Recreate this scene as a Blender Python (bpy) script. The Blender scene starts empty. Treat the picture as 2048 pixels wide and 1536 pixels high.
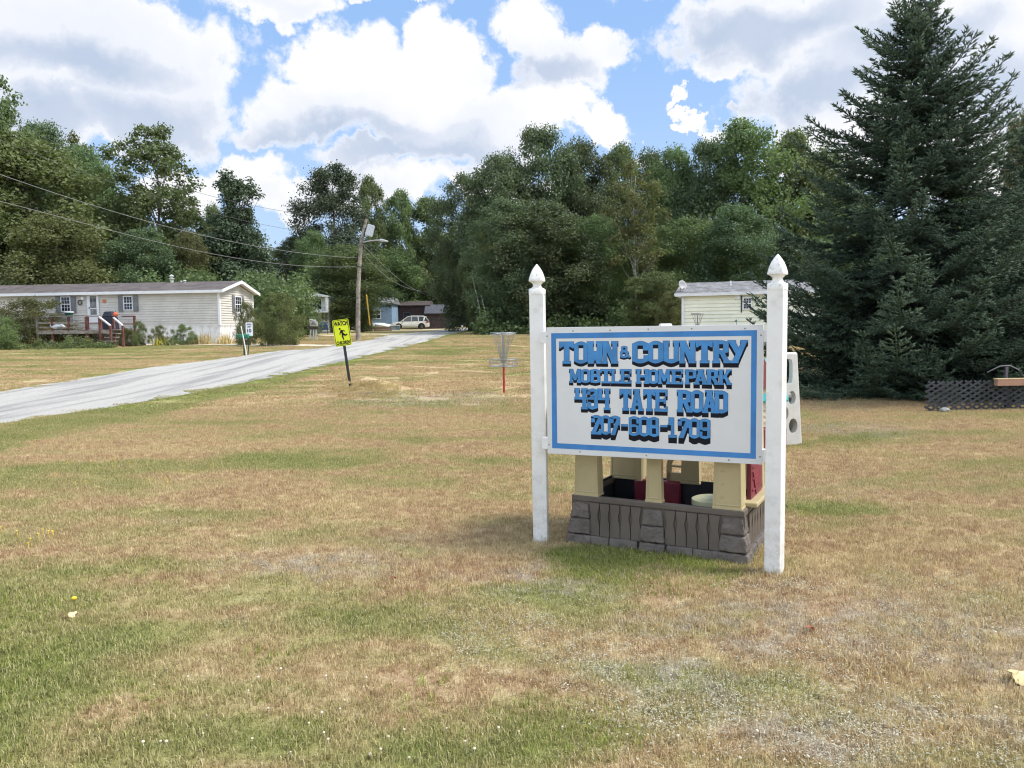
import bpy, math, random
import numpy as np
from mathutils import Vector, Matrix
random.seed(7)
R = math.radians
sc = bpy.context.scene
COL = sc.collection

# ------------------------------------------------------------------ camera
F, W0, H0 = 1540.0, 2048.0, 1536.0
PITCH, ROLL, CAMH = R(4.1), R(0.8), 1.6
fwd = Vector((0, math.cos(PITCH), -math.sin(PITCH)))
up0 = Vector((0, math.sin(PITCH), math.cos(PITCH)))
rt0 = Vector((1, 0, 0))
rt = rt0*math.cos(ROLL) - up0*math.sin(ROLL)
up = up0*math.cos(ROLL) + rt0*math.sin(ROLL)
CAM = Vector((0, 0, CAMH))
cam = bpy.data.objects.new('camera', bpy.data.cameras.new('camera'))
COL.objects.link(cam)
m = Matrix((rt, up, -fwd)).transposed().to_4x4(); m.translation = CAM
cam.matrix_world = m
cam.data.sensor_fit = 'HORIZONTAL'; cam.data.sensor_width = 36
cam.data.lens = 36*F/W0
cam.data.clip_end = 5000; cam.data.clip_start = 0.05
sc.camera = cam

def ray(px, py):
    return (rt*((px-W0/2)/F) - up*((py-H0/2)/F) + fwd)
def at(px, py, Y):
    d = ray(px, py); return CAM + d*(Y/d.y)
def azel(px, py):
    d = ray(px, py).normalized(); return math.atan2(d.x, d.y), math.asin(d.z)

# ------------------------------------------------------------------ light
SUN_EL, SUN_AZ = R(52), R(97)          # azimuth clockwise from the view direction (+Y)
sun = bpy.data.objects.new('sun', bpy.data.lights.new('sun', 'SUN'))
COL.objects.link(sun)
sun.data.energy = 2.25; sun.data.angle = R(15); sun.data.color = (1.0, 0.95, 0.87)
sd = Vector((math.sin(SUN_AZ)*math.cos(SUN_EL), math.cos(SUN_AZ)*math.cos(SUN_EL), math.sin(SUN_EL)))
sun.rotation_euler = sd.to_track_quat('Z', 'Y').to_euler()
vs = sc.view_settings
sc.display_settings.display_device = 'sRGB'
vs.view_transform = 'Standard'; vs.look = 'None'; vs.gamma = 1; vs.use_curve_mapping = False
vs.exposure = 1.08
sc.cycles.use_denoising = True
sc.cycles.pixel_filter_type = 'BLACKMAN_HARRIS'; sc.cycles.filter_width = 1.15
sc.cycles.use_adaptive_sampling = True
sc.cycles.adaptive_threshold = 0.015
sc.cycles.max_bounces = 6; sc.cycles.transparent_max_bounces = 6

# ---- tiny node helper
class NT:
    def __init__(s, tree): s.t = tree; s.n = tree.nodes; s.l = tree.links
    def new(s, typ, **kw):
        nd = s.n.new(typ)
        for k, v in kw.items(): setattr(nd, k, v)
        return nd
    def setin(s, nd, i, v):
        if v is None: return
        if hasattr(v, 'is_output'): s.l.new(v, nd.inputs[i])
        else: nd.inputs[i].default_value = v
    def math(s, op, a, b=None, c=None, clamp=False):
        nd = s.new('ShaderNodeMath', operation=op); nd.use_clamp = clamp
        s.setin(nd, 0, a); s.setin(nd, 1, b); s.setin(nd, 2, c)
        return nd.outputs[0]
    def vmath(s, op, a, b=None, out=0):
        nd = s.new('ShaderNodeVectorMath', operation=op)
        s.setin(nd, 0, a); s.setin(nd, 1, b)
        return nd.outputs['Value'] if op in ('LENGTH', 'DOT_PRODUCT', 'DISTANCE') else nd.outputs[0]
    def noise(s, vec, scale, detail=4, rough=0.55, dist=0.0, dim='3D', col=False):
        nd = s.new('ShaderNodeTexNoise'); nd.noise_dimensions = dim
        if vec is not None: s.l.new(vec, nd.inputs['Vector'])
        nd.inputs['Scale'].default_value = scale; nd.inputs['Detail'].default_value = detail
        nd.inputs['Roughness'].default_value = rough; nd.inputs['Distortion'].default_value = dist
        return nd.outputs['Color'] if col else nd.outputs['Fac']
    def mix(s, fac, a, b, blend='MIX'):
        nd = s.new('ShaderNodeMix', data_type='RGBA', blend_type=blend)
        s.setin(nd, 0, fac); s.setin(nd, 6, a if hasattr(a, 'is_output') else c4(a)); s.setin(nd, 7, b if hasattr(b, 'is_output') else c4(b))
        return nd.outputs[2]
    def map(s, v, a, b, c=0.0, d=1.0, smooth=True):
        nd = s.new('ShaderNodeMapRange'); nd.interpolation_type = 'SMOOTHSTEP' if smooth else 'LINEAR'
        s.setin(nd, 0, v)
        for i, x in enumerate((a, b, c, d)): nd.inputs[i+1].default_value = x
        return nd.outputs[0]
    def comb(s, x, y, z=0.0):
        nd = s.new('ShaderNodeCombineXYZ'); s.setin(nd, 0, x); s.setin(nd, 1, y); s.setin(nd, 2, z)
        return nd.outputs[0]
    def blob(s, vec, cx, cy, rx, ry):
        """1 at the centre of an ellipse, 0 on its rim, negative outside"""
        a = s.vmath('SUBTRACT', vec, (cx, cy, 0)); b = s.vmath('MULTIPLY', a, (1/rx, 1/ry, 0))
        return s.math('SUBTRACT', 1.0, s.vmath('LENGTH', b))
    def smax(s, a, b, k):
        return s.math('SMOOTH_MAX', a, b, k)
def c4(c): return (c[0], c[1], c[2], 1.0) if len(c) == 3 else c

# ------------------------------------------------------------------ sky (world)
world = bpy.data.worlds.new('World'); sc.world = world; world.use_nodes = True
w = NT(world.node_tree); w.n.clear()
tc = w.new('ShaderNodeTexCoord').outputs['Generated']
sky = w.new('ShaderNodeTexSky'); sky.sky_type = 'NISHITA'; sky.sun_disc = False
sky.sun_elevation = SUN_EL; sky.sun_rotation = SUN_AZ
sky.air_density = 1.0; sky.dust_density = 0.6; sky.ozone_density = 1.5
dn = w.vmath('NORMALIZE', tc)
sep = w.new('ShaderNodeSeparateXYZ'); w.l.new(dn, sep.inputs[0])
X_, Y_, Z_ = sep.outputs
az = w.math('ARCTAN2', X_, Y_); el = w.math('ARCSINE', Z_)
uv = w.comb(az, el)
n1 = w.noise(dn, 5.0, 3, 0.55, col=True)
n2 = w.noise(dn, 22.0, 6, 0.62, col=True)
warp = w.vmath('ADD', w.vmath('MULTIPLY', w.vmath('SUBTRACT', n1, (.5, .5, .5)), (.13, .13, 0)),
               w.vmath('MULTIPLY', w.vmath('SUBTRACT', n2, (.5, .5, .5)), (.060, .060, 0)))
uvw = w.vmath('ADD', uv, warp)
def blobs(lst, src, k):
    acc = None
    for (px, py, rx, ry) in lst:
        a, e = azel(px, py)
        b = w.blob(src, a, e, rx*.965/F, ry*.965/F)
        acc = b if acc is None else w.smax(acc, b, k)
    return acc
CLOUD = [
 (200,90,290,120), (340,190,125,120), (240,230,200,75), (80,20,330,90), (540,22,125,42), (-60,60,200,160),
 (15,190,60,80), (85,235,75,65), (-80,260,120,140),
 (640,150,112,98), (735,160,110,100), (862,105,75,92), (915,150,75,90), (800,215,190,105), (650,235,180,65), (540,262,95,38), (880,275,180,80),
 (1075,80,95,86), (1205,115,82,55), (1130,155,125,55), (1060,235,150,60), (1205,250,62,44), (1000,300,120,60),
 (500,340,115,42), (700,385,270,52), (400,360,70,34), (740,322,130,30), (350,380,100,50), (1000,370,200,40),
 (1560,60,280,92), (1760,160,300,140), (1980,110,210,190), (1660,225,150,70), (1440,130,80,30), (1900,290,300,120),
 (1344,188,13,24), (1366,214,20,13), (1396,222,26,13), (1430,234,26,14), (1456,244,20,10), (1372,236,16,9), (1480,200,20,7), (1620,265,110,38), (1300,290,42,16), (1560,300,70,22),
 (1520,-90,500,70), (400,-120,700,70), (640,-10,110,18), (800,5,60,12)]
dens = blobs(CLOUD, uvw, 0.10)
# cloud cover outside the stretch of sky the photo shows
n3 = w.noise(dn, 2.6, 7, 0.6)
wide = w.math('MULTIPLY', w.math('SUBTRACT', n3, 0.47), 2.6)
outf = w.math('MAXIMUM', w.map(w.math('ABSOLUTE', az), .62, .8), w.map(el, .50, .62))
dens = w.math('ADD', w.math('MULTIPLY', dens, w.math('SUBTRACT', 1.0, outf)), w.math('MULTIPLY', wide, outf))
vor = w.new('ShaderNodeTexVoronoi'); vor.feature = 'F1'
wv = w.vmath('ADD', dn, w.vmath('MULTIPLY', w.vmath('SUBTRACT', n2, (.5,.5,.5)), (.05,.05,.05)))
w.l.new(wv, vor.inputs['Vector']); vor.inputs['Scale'].default_value = 26
try: vor.inputs['Detail'].default_value = 3; vor.inputs['Roughness'].default_value = .6
except Exception: pass
puff = w.math('SUBTRACT', 0.42, vor.outputs['Distance'])
n4 = w.noise(dn, 48.0, 5, 0.62)
edge = w.math('ADD', dens, w.math('ADD', w.math('MULTIPLY', puff, 0.20), w.math('MULTIPLY', w.math('SUBTRACT', n4, .5), .40)))
alpha = w.map(edge, -0.08, 0.20)
S1 = [(220,160,240,140), (90,40,260,95), (60,220,90,65), (700,262,270,62), (880,292,240,72), (740,325,200,42), (1090,150,140,58), (1520,60,270,85),
      (1620,180,210,85), (1830,120,250,130), (2000,190,190,110), (540,28,90,24), (640,392,220,30), (1560,-60,420,80), (400,-80,500,60)]
S2 = [(300,262,190,38), (220,235,130,42), (60,235,75,40), (700,280,180,26), (860,325,180,34), (560,288,90,20), (1090,172,110,28), (1500,80,200,40), (1620,190,140,36), (1970,215,120,60), (1820,95,130,42), (120,110,150,34)]
usv = w.vmath('ADD', uv, w.vmath('MULTIPLY', warp, (1.2, 1.0, 0)))
g1 = w.map(blobs(S1, usv, 0.25), -0.45, 0.75); g2 = w.map(blobs(S2, usv, 0.25), -0.60, 0.70)
n5 = w.noise(dn, 8.0, 6, 0.60)
shd = w.math('MULTIPLY_ADD', g2, 0.58, w.math('MULTIPLY', g1, 0.36))
shd = w.math('ADD', shd, w.math('MULTIPLY', w.math('SUBTRACT', n5, .5), 0.55))
shd = w.math('ADD', w.math('MULTIPLY', shd, w.math('SUBTRACT', 1.0, outf)), w.math('MULTIPLY', outf, w.map(wide, .25, .9, 0, .8)))
body = w.map(edge, -0.12, 0.34)
grey = w.math('MULTIPLY', shd, body, clamp=True)
cwhite = w.mix(outf, (5.0, 5.0, 5.1), (12.4, 12.3, 12.1))  # clouds out of view set far brighter than visible ones, to raise the ambient light
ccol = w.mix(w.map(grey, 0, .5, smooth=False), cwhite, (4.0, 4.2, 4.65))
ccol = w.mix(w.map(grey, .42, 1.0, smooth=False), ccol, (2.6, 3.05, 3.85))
blue = w.mix(0.8, sky.outputs[0], (1.6, 2.7, 4.7))
# thin milky air low in the sky
milk = w.map(el, 0.0, 0.40, 0.55, 0.0)
blue = w.mix(milk, blue, (3.4, 4.1, 4.9))
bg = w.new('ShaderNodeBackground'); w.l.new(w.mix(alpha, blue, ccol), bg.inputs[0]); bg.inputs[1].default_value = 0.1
wo = w.new('ShaderNodeOutputWorld'); w.l.new(bg.outputs[0], wo.inputs[0])

# ------------------------------------------------------------------ ground height
def _s(y, a, ww): return 0.5*(y-a+np.sqrt((y-a)**2+ww*ww))
MOUND = None
def gz(x, y):
    x = np.asarray(x, float); y = np.asarray(y, float)
    z = 0.034*_s(y, 16, 5) - 0.018*_s(y, 48, 8) - 0.014*_s(y, 105, 10) - .0065
    z = z + 0.022*np.sin(x*.35+1.1)*np.cos(y*.27) + 0.010*np.sin(x*1.1+y*.8)
    z = z + 0.42*np.exp(-(((x+3.4)/.62)**2+((y-18.5)/.7)**2)) 
    return z
def G(x, y): return float(gz(x, y))
def ground(px, py):
    """the point of the ground seen at a pixel"""
    d = ray(px, py); lo, hi = 1.0, 160.0
    f = lambda t: (CAM.z + d.z*t/d.y) - G(CAM.x + d.x*t/d.y, t)
    prev = 1.5
    for t in np.arange(1.5, 160, .5):
        if f(t) < 0: lo, hi = prev, t; break
        prev = t
    for _ in range(40):
        mid = (lo+hi)/2
        if f(mid) > 0: lo = mid
        else: hi = mid
    return Vector((d.x*lo/d.y, lo, G(d.x*lo/d.y, lo)))
# ------------------------------------------------------------------ materials
MATS = {}
def mat(name, col, rough=.7, var=.12, nscale=6.0, bump=0.0, bscale=40.0, metal=0.0, coat=0.0, spec=.5, dirt=None, coords='Object'):
    if name in MATS: return MATS[name]
    m = bpy.data.materials.new(name); m.use_nodes = True; t = NT(m.node_tree)
    p = t.n['Principled BSDF']
    co = t.new('ShaderNodeTexCoord').outputs[coords]
    n = t.noise(co, nscale, 5, .6)
    dark = tuple(c*(1-var*1.6) for c in col); light = tuple(min(1, c*(1+var)) for c in col)
    out = t.mix(t.map(n, .3, .7), dark, light)
    if dirt:
        dcol, amount, ds = dirt
        nn = t.noise(co, ds, 8, .68)
        out = t.mix(t.math('MULTIPLY', t.map(nn, .5, .72), amount), out, dcol)
    t.l.new(out, p.inputs['Base Color'])
    p.inputs['Roughness'].default_value = rough; p.inputs['Metallic'].default_value = metal
    p.inputs['Coat Weight'].default_value = coat; p.inputs['Specular IOR Level'].default_value = spec
    if bump:
        b = t.new('ShaderNodeBump'); b.inputs['Strength'].default_value = bump; b.inputs['Distance'].default_value = .01
        t.l.new(t.noise(co, bscale, 6, .65), b.inputs['Height']); t.l.new(b.outputs[0], p.inputs['Normal'])
    MATS[name] = m; return m

def stain(m, z0, z1, col, amt, scale=14):
    """mud and algae splashed up from the ground, by height on the object"""
    t = NT(m.node_tree); p = t.n['Principled BSDF']; src = p.inputs['Base Color'].links[0].from_socket
    co = t.new('ShaderNodeTexCoord').outputs['Object']; sp = t.new('ShaderNodeSeparateXYZ'); t.l.new(co, sp.inputs[0])
    f = t.math('MULTIPLY', t.map(sp.outputs[2], z0, z1, 1, 0), t.map(t.noise(co, scale, 7, .7), .40, .62))
    t.l.new(t.mix(t.math('MULTIPLY', f, amt), src, col), p.inputs['Base Color']); return m
def leafmat(name, col, col2, trans=.35, hue=.05):
    m = bpy.data.materials.new(name); m.use_nodes = True; t = NT(m.node_tree); t.n.clear()
    at_ = t.new('ShaderNodeAttribute'); at_.attribute_name = 'tint'
    oi = t.new('ShaderNodeObjectInfo')
    base = t.mix(at_.outputs['Fac'], col, col2)
    hs = t.new('ShaderNodeHueSaturation')
    t.l.new(base, hs.inputs['Color'])
    t.l.new(t.math('ADD', .5-hue/2, t.math('MULTIPLY', oi.outputs['Random'], hue)), hs.inputs['Hue'])
    t.l.new(t.math('ADD', .82, t.math('MULTIPLY', oi.outputs['Random'], .36)), hs.inputs['Value'])
    p = t.new('ShaderNodeBsdfPrincipled'); t.l.new(hs.outputs[0], p.inputs['Base Color'])
    p.inputs['Roughness'].default_value = .55; p.inputs['Specular IOR Level'].default_value = .25
    tr = t.new('ShaderNodeBsdfTranslucent')
    t.l.new(t.mix(1.0, hs.outputs[0], (1.15, 1.25, .72), 'MULTIPLY'), tr.inputs[0])
    mx = t.new('ShaderNodeMixShader'); mx.inputs[0].default_value = trans
    t.l.new(p.outputs[0], mx.inputs[1]); t.l.new(tr.outputs[0], mx.inputs[2])
    o = t.new('ShaderNodeOutputMaterial'); t.l.new(mx.outputs[0], o.inputs[0])
    return m

# lawn colour as a function of the place it grows in: shared by the soil sheet and the blades
def lawn_color(t, pos):
    sp = t.new('ShaderNodeSeparateXYZ'); t.l.new(pos, sp.inputs[0])
    xy = t.comb(sp.outputs[0], sp.outputs[1])
    wv = t.vmath('ADD', xy, t.vmath('MULTIPLY', t.vmath('SUBTRACT', t.noise(xy, 1.1, 5, .6, col=True), (.5, .5, .5)), (1.3, 1.1, 0)))
    st = t.vmath('MULTIPLY', xy, (.55, 1.0, 1))
    n_big = t.noise(st, .42, 5, .62); n_mid = t.noise(st, 1.7, 5, .65); n_fine = t.noise(xy, 9, 4, .6)
    tan_, straw, rust = (.555, .445, .245), (.80, .68, .42), (.47, .32, .185)
    c = t.mix(t.map(n_mid, .36, .66), rust, tan_)
    c = t.mix(t.math('MULTIPLY', t.map(n_fine, .42, .7), .75), c, straw)
    green = (.300, .325, .105); lush = (.37, .44, .10); olive = (.42, .385, .165)
    g = t.math('ADD', t.math('MULTIPLY', t.math('SUBTRACT', n_big, .5), 1.9), t.math('MULTIPLY', t.math('SUBTRACT', n_mid, .5), 1.3))
    band = t.noise(t.vmath('MULTIPLY', xy, (.11, .75, 1)), 1.0, 5, .62)
    g = t.math('ADD', g, t.math('MULTIPLY', t.math('MULTIPLY', t.math('SUBTRACT', band, .48), 3.2), t.map(sp.outputs[1], 13, 30)))
    # places that stayed green
    GREEN = [(0,1360,420,260,.70),(520,1230,330,110,.35),(60,1180,400,110,.50),(350,1500,520,130,.55),(900,1480,420,120,.45),(560,920,330,45,.40),(150,950,260,70,.30),(1250,1120,240,60,1.0),
             (1100,1190,200,60,.35),(1700,1015,130,35,.65),(400,1130,180,50,.1),(880,705,90,14,.7),(1700,870,180,30,.35),(250,700,300,18,.35),(300,662,200,6,.5)]
    for (px, py, rx, ry, s_) in GREEN:
        p0 = ground(px, py); ra = abs(ground(px+rx*.5, py).x - ground(px-rx*.5, py).x)
        rb = min(abs(ground(px, py-ry*.6).y - p0.y) if py-ry*.6 > 670 else 4, 12)+.1
        b = t.blob(wv, p0.x, p0.y, max(ra, .2), rb)
        g = t.math('MULTIPLY_ADD', t.map(b, 0, .8), s_, g)
    DRY = [(1050,1080,300,60,.6),(1800,1100,300,60,.7),(1900,1300,350,130,.75),(300,900,200,30,.3),(900,770,260,30,.35),(1250,1300,350,60,.5),(700,1010,300,25,.4),(350,730,250,14,.2),(1900,900,250,30,.6)]
    for (px, py, rx, ry, s_) in DRY:
        p0 = ground(px, py); ra = abs(ground(px+rx*.5, py).x - ground(px-rx*.5, py).x)
        rb = min(abs(ground(px, py-ry*.6).y - p0.y), 12)+.1
        b = t.blob(wv, p0.x, p0.y, max(ra, .2), rb)
        g = t.math('MULTIPLY_ADD', t.map(b, 0, .8), -s_, g)
    # verge along the road keeps some green
    vx = t.math('SUBTRACT', sp.outputs[0], t.math('MULTIPLY_ADD', sp.outputs[1], .060, -9.55))
    verge = t.math('MULTIPLY', t.map(vx, 1.6, 2.3, 1, 0), t.map(vx, -.2, .3))
    g = t.math('MULTIPLY_ADD', verge, .55, g)
    c = t.mix(t.map(g, -.17, .32), c, olive)
    c = t.mix(t.map(g, .15, .62), c, green)
    c = t.mix(t.map(g, .72, 1.3), c, lush)
    # worn, stony places where the turf is thin
    bare = None
    for (px, py, rx, ry) in [(1850,1260,330,110),(1500,1240,330,70),(1700,1450,420,70),(1100,1160,260,50),(640,1130,240,35),(850,800,220,25),(1720,860,160,25),(1350,1370,260,60)]:
        p0 = ground(px, py); ra = abs(ground(px+rx*.5, py).x - ground(px-rx*.5, py).x); rb = min(abs(ground(px, py-ry*.6).y - p0.y), 8)+.1
        b = t.blob(wv, p0.x, p0.y, ra, rb); bare = b if bare is None else t.math('MAXIMUM', bare, b)
    nb = t.noise(xy, 5.0, 6, .72)
    bm_ = t.math('MULTIPLY', t.map(bare, -.1, .6), t.map(nb, .42, .62))
    c = t.mix(t.math('MULTIPLY', bm_, .75), c, t.mix(n_fine, (.38, .33, .27), (.66, .61, .53)))
    return c, g, xy

def grassmat(name, blade):
    m = bpy.data.materials.new(name); m.use_nodes = True; t = NT(m.node_tree); t.n.clear()
    pos = t.new('ShaderNodeNewGeometry').outputs['Position']
    c, g, xy = lawn_color(t, pos)
    p = t.new('ShaderNodeBsdfPrincipled'); p.inputs['Roughness'].default_value = .8; p.inputs['Specular IOR Level'].default_value = .15
    o = t.new('ShaderNodeOutputMaterial')
    if blade:
        a = t.new('ShaderNodeAttribute'); a.attribute_name = 'tint'
        f = a.outputs['Fac']
        c = t.mix(1.0, c, t.mix(f, (.72, .70, .66), (1.16, 1.15, 1.12)), 'MULTIPLY')
        c = t.mix(t.map(f, .55, .95, 0, .55), c, (.78, .65, .42))
        c = t.mix(t.map(f, .0, .22, .6, 0), c, t.mix(t.map(g, -.2, .5), (.26, .17, .09), (.09, .13, .04)))
        t.l.new(c, p.inputs['Base Color'])
        tr = t.new('ShaderNodeBsdfTranslucent'); t.l.new(c, tr.inputs[0])
        mx = t.new('ShaderNodeMixShader'); mx.inputs[0].default_value = .3
        t.l.new(p.outputs[0], mx.inputs[1]); t.l.new(tr.outputs[0], mx.inputs[2]); t.l.new(mx.outputs[0], o.inputs[0])
    else:
        n = t.noise(xy, 55, 5, .7)
        c = t.mix(t.map(n, .35, .7), t.mix(1.0, c, (.70, .66, .62), 'MULTIPLY'), c)
        t.l.new(c, p.inputs['Base Color'])
        b = t.new('ShaderNodeBump'); b.inputs['Strength'].default_value = .7; b.inputs['Distance'].default_value = .03
        t.l.new(n, b.inputs['Height']); t.l.new(b.outputs[0], p.inputs['Normal'])
        t.l.new(p.outputs[0], o.inputs[0])
    return m

# ------------------------------------------------------------------ mesh builder
class MB:
    def __init__(s): s.v = []; s.f = []; s.mi = []; s.cur = 0; s.M = Matrix.Identity(4)
    def m(s, i): s.cur = i; return s
    def add(s, vs, fs):
        o = len(s.v); s.v += [tuple(s.M @ Vector(p)) for p in vs]
        for f in fs: s.f.append(tuple(o+i for i in f)); s.mi.append(s.cur)
        return s
    def box(s, x0, x1, y0, y1, z0, z1):
        return s.add([(x0,y0,z0),(x1,y0,z0),(x1,y1,z0),(x0,y1,z0),(x0,y0,z1),(x1,y0,z1),(x1,y1,z1),(x0,y1,z1)],
            [(0,3,2,1),(4,5,6,7),(0,1,5,4),(1,2,6,5),(2,3,7,6),(3,0,4,7)])
    def frust(s, a, b, z0, z1):
        """a, b = (x0,x1,y0,y1) rectangles at the two heights"""
        return s.add([(a[0],a[2],z0),(a[1],a[2],z0),(a[1],a[3],z0),(a[0],a[3],z0),(b[0],b[2],z1),(b[1],b[2],z1),(b[1],b[3],z1),(b[0],b[3],z1)],
            [(0,3,2,1),(4,5,6,7),(0,1,5,4),(1,2,6,5),(2,3,7,6),(3,0,4,7)])
    def bar(s, p0, p1, w, h, upv=(0,0,1)):
        p0 = Vector(p0); p1 = Vector(p1); d = (p1-p0).normalized(); u = Vector(upv)
        sx = d.cross(u)
        if sx.length < 1e-4: sx = Vector((1,0,0))
        sx.normalize(); u = sx.cross(d).normalized(); q = []
        for p in (p0, p1):
            for a, b in ((-1,-1),(1,-1),(1,1),(-1,1)): q.append(p + sx*(a*w/2) + u*(b*h/2))
        return s.add(q, [(0,3,2,1)[::-1],(4,5,6,7)[::-1],(0,1,5,4)[::-1],(1,2,6,5)[::-1],(2,3,7,6)[::-1],(3,0,4,7)[::-1]])
    def tube(s, pts, rad, n=8, cap=True):
        pts = [Vector(p) for p in pts]
        if not hasattr(rad, '__len__'): rad = [rad]*len(pts)
        ref = Vector((0.13, .97, .2)); vs = []; fs = []
        for i, p in enumerate(pts):
            d = (pts[min(i+1, len(pts)-1)] - pts[max(i-1, 0)]).normalized()
            a = d.cross(ref)
            if a.length < .1: a = d.cross(Vector((1, 0, 0)))
            a.normalize(); b = d.cross(a)
            for k in range(n):
                an = 2*math.pi*k/n; vs.append(p + (a*math.cos(an) + b*math.sin(an))*rad[i])
        for i in range(len(pts)-1):
            for k in range(n): fs.append((i*n+k, i*n+(k+1)%n, (i+1)*n+(k+1)%n, (i+1)*n+k))
        if cap: fs.append(tuple(range(n))[::-1]); fs.append(tuple((len(pts)-1)*n+k for k in range(n)))
        return s.add(vs, fs)
    def lathe(s, prof, n=16, c=(0,0,0), sq=False):
        vs = []; fs = []
        for (r_, z) in prof:
            for k in range(n):
                an = 2*math.pi*(k+.5)/n; vs.append((c[0]+r_*math.cos(an), c[1]+r_*math.sin(an), c[2]+z))
        for i in range(len(prof)-1):
            for k in range(n): fs.append((i*n+k, i*n+(k+1)%n, (i+1)*n+(k+1)%n, (i+1)*n+k))
        fs.append(tuple(range(n))[::-1]); fs.append(tuple((len(prof)-1)*n+k for k in range(n)))
        return s.add(vs, fs)
    def prism(s, poly, y0, y1, axis='y'):
        """poly in (x,z), extruded along y (or poly in (y,z) along x)"""
        n = len(poly)
        if axis == 'y': vs = [(a, y0, b) for a, b in poly] + [(a, y1, b) for a, b in poly]
        elif axis == 'x': vs = [(y0, a, b) for a, b in poly] + [(y1, a, b) for a, b in poly]
        else: vs = [(a, b, y0) for a, b in poly] + [(a, b, y1) for a, b in poly]
        fs = [tuple(range(n)), tuple(range(n, 2*n))[::-1]] + [(i, n+i, n+(i+1)%n, (i+1)%n) for i in range(n)]
        return s.add(vs, fs)
    def build(s, name, mats, parent=None, bevel=0.0, smooth=False, loc=None, seg=2, weld=False):
        me = bpy.data.meshes.new(name); me.from_pydata(s.v, [], s.f)
        if not isinstance(mats, (list, tuple)): mats = [mats]
        for x in mats: me.materials.append(x)
        if len(mats) > 1: me.polygons.foreach_set('material_index', s.mi)
        me.validate(); me.update()
        import bmesh
        bm = bmesh.new(); bm.from_mesh(me); bmesh.ops.recalc_face_normals(bm, faces=bm.faces); bm.to_mesh(me); bm.free()
        if smooth:
            me.shade_smooth() if hasattr(me, 'shade_smooth') else None
            if smooth != True: me.set_sharp_from_angle(angle=R(smooth))
        o = bpy.data.objects.new(name, me); COL.objects.link(o)
        if parent: o.parent = parent
        if loc is not None: o.location = loc
        if bevel:
            b = o.modifiers.new('bevel', 'BEVEL'); b.width = bevel; b.segments = seg; b.limit_method = 'ANGLE'; b.angle_limit = R(40)
            b.harden_normals = False
        return o
def rawmesh(name, V, Fq, mats, parent=None, tint=None, smooth=False, mi=None):
    """big numpy meshes: V (n,3), Fq (m,3|4)"""
    me = bpy.data.meshes.new(name); V = np.asarray(V, np.float32); Fq = np.asarray(Fq, np.int32)
    me.vertices.add(len(V)); me.vertices.foreach_set('co', V.ravel())
    k = Fq.shape[1]; me.loops.add(Fq.size); me.loops.foreach_set('vertex_index', Fq.ravel())
    me.polygons.add(len(Fq)); me.polygons.foreach_set('loop_start', np.arange(0, Fq.size, k, dtype=np.int32))
    if not isinstance(mats, (list, tuple)): mats = [mats]
    for x in mats: me.materials.append(x)
    if mi is not None: me.polygons.foreach_set('material_index', np.asarray(mi, np.int32))
    if tint is not None:
        a = me.attributes.new('tint', 'FLOAT', 'POINT'); a.data.foreach_set('value', np.asarray(tint, np.float32))
    if smooth: me.polygons.foreach_set('use_smooth', np.ones(len(Fq), bool))
    me.update(calc_edges=True)
    o = bpy.data.objects.new(name, me); COL.objects.link(o)
    if parent: o.parent = parent
    return o
def thing(name, label, cat, loc=(0,0,0), rz=0, group=None, rot=None):
    o = bpy.data.objects.new(name, None); COL.objects.link(o); o.empty_display_size = .2
    o.location = loc; o.rotation_euler = rot if rot else (0, 0, rz)
    return tag(o, label, cat, group)
def tag(o, label=None, cat=None, group=None, kind=None):
    if label: o['label'] = label
    if cat: o['category'] = cat
    if group: o['group'] = group
    if kind: o['kind'] = kind
    return o
def textmesh(txt, h, w, depth=.002, off=.04):
    """letters of the built-in font as (verts, faces) in a w x h box, x right, z up, facing -y"""
    cu = bpy.data.curves.new('t', 'FONT'); cu.body = txt; cu.extrude = depth/2; cu.offset = off
    ob = bpy.data.objects.new('t', cu); COL.objects.link(ob)
    dg = bpy.context.evaluated_depsgraph_get(); me = ob.evaluated_get(dg).to_mesh()
    V = np.array([v.co[:] for v in me.vertices]); Fs = [tuple(p.vertices) for p in me.polygons]
    x0, y0 = V[:,0].min(), V[:,1].min(); sx = w/(V[:,0].max()-x0); sy = h/(V[:,1].max()-y0)
    out = [((v[0]-x0)*sx, -v[2], (v[1]-y0)*sy) for v in V]
    ob.evaluated_get(dg).to_mesh_clear(); bpy.data.objects.remove(ob); bpy.data.curves.remove(cu)
    return out, Fs
# ------------------------------------------------------------------ setting: ground, road, tracks
soil = grassmat('lawn_soil', False); blade = grassmat('lawn_blade', True)
def sheet(name, xs, ys, m, dz=0.0):
    XX, YY = np.meshgrid(xs, ys); Z = gz(XX, YY)+dz
    V = np.stack([XX.ravel(), YY.ravel(), Z.ravel()], 1); nx, ny = len(xs), len(ys)
    i, j = np.meshgrid(np.arange(nx-1), np.arange(ny-1)); a = (j*nx+i).ravel()
    return rawmesh(name, V, np.stack([a, a+1, a+nx+1, a+nx], 1), m, smooth=True)
xs = np.concatenate([np.array([-1500,-700,-300,-160,-110]), np.arange(-80, 80.1, .5), np.array([110,160,300,700,1500])])
ys = np.concatenate([np.array([-400,-150,-60,-20,-8]), np.arange(-2, 30, .33), np.arange(30, 110, 1.0), np.array([115,125,140,170,220,300,450,700,1200,2500])])
tag(sheet('ground', xs, ys, soil), kind='structure')

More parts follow.
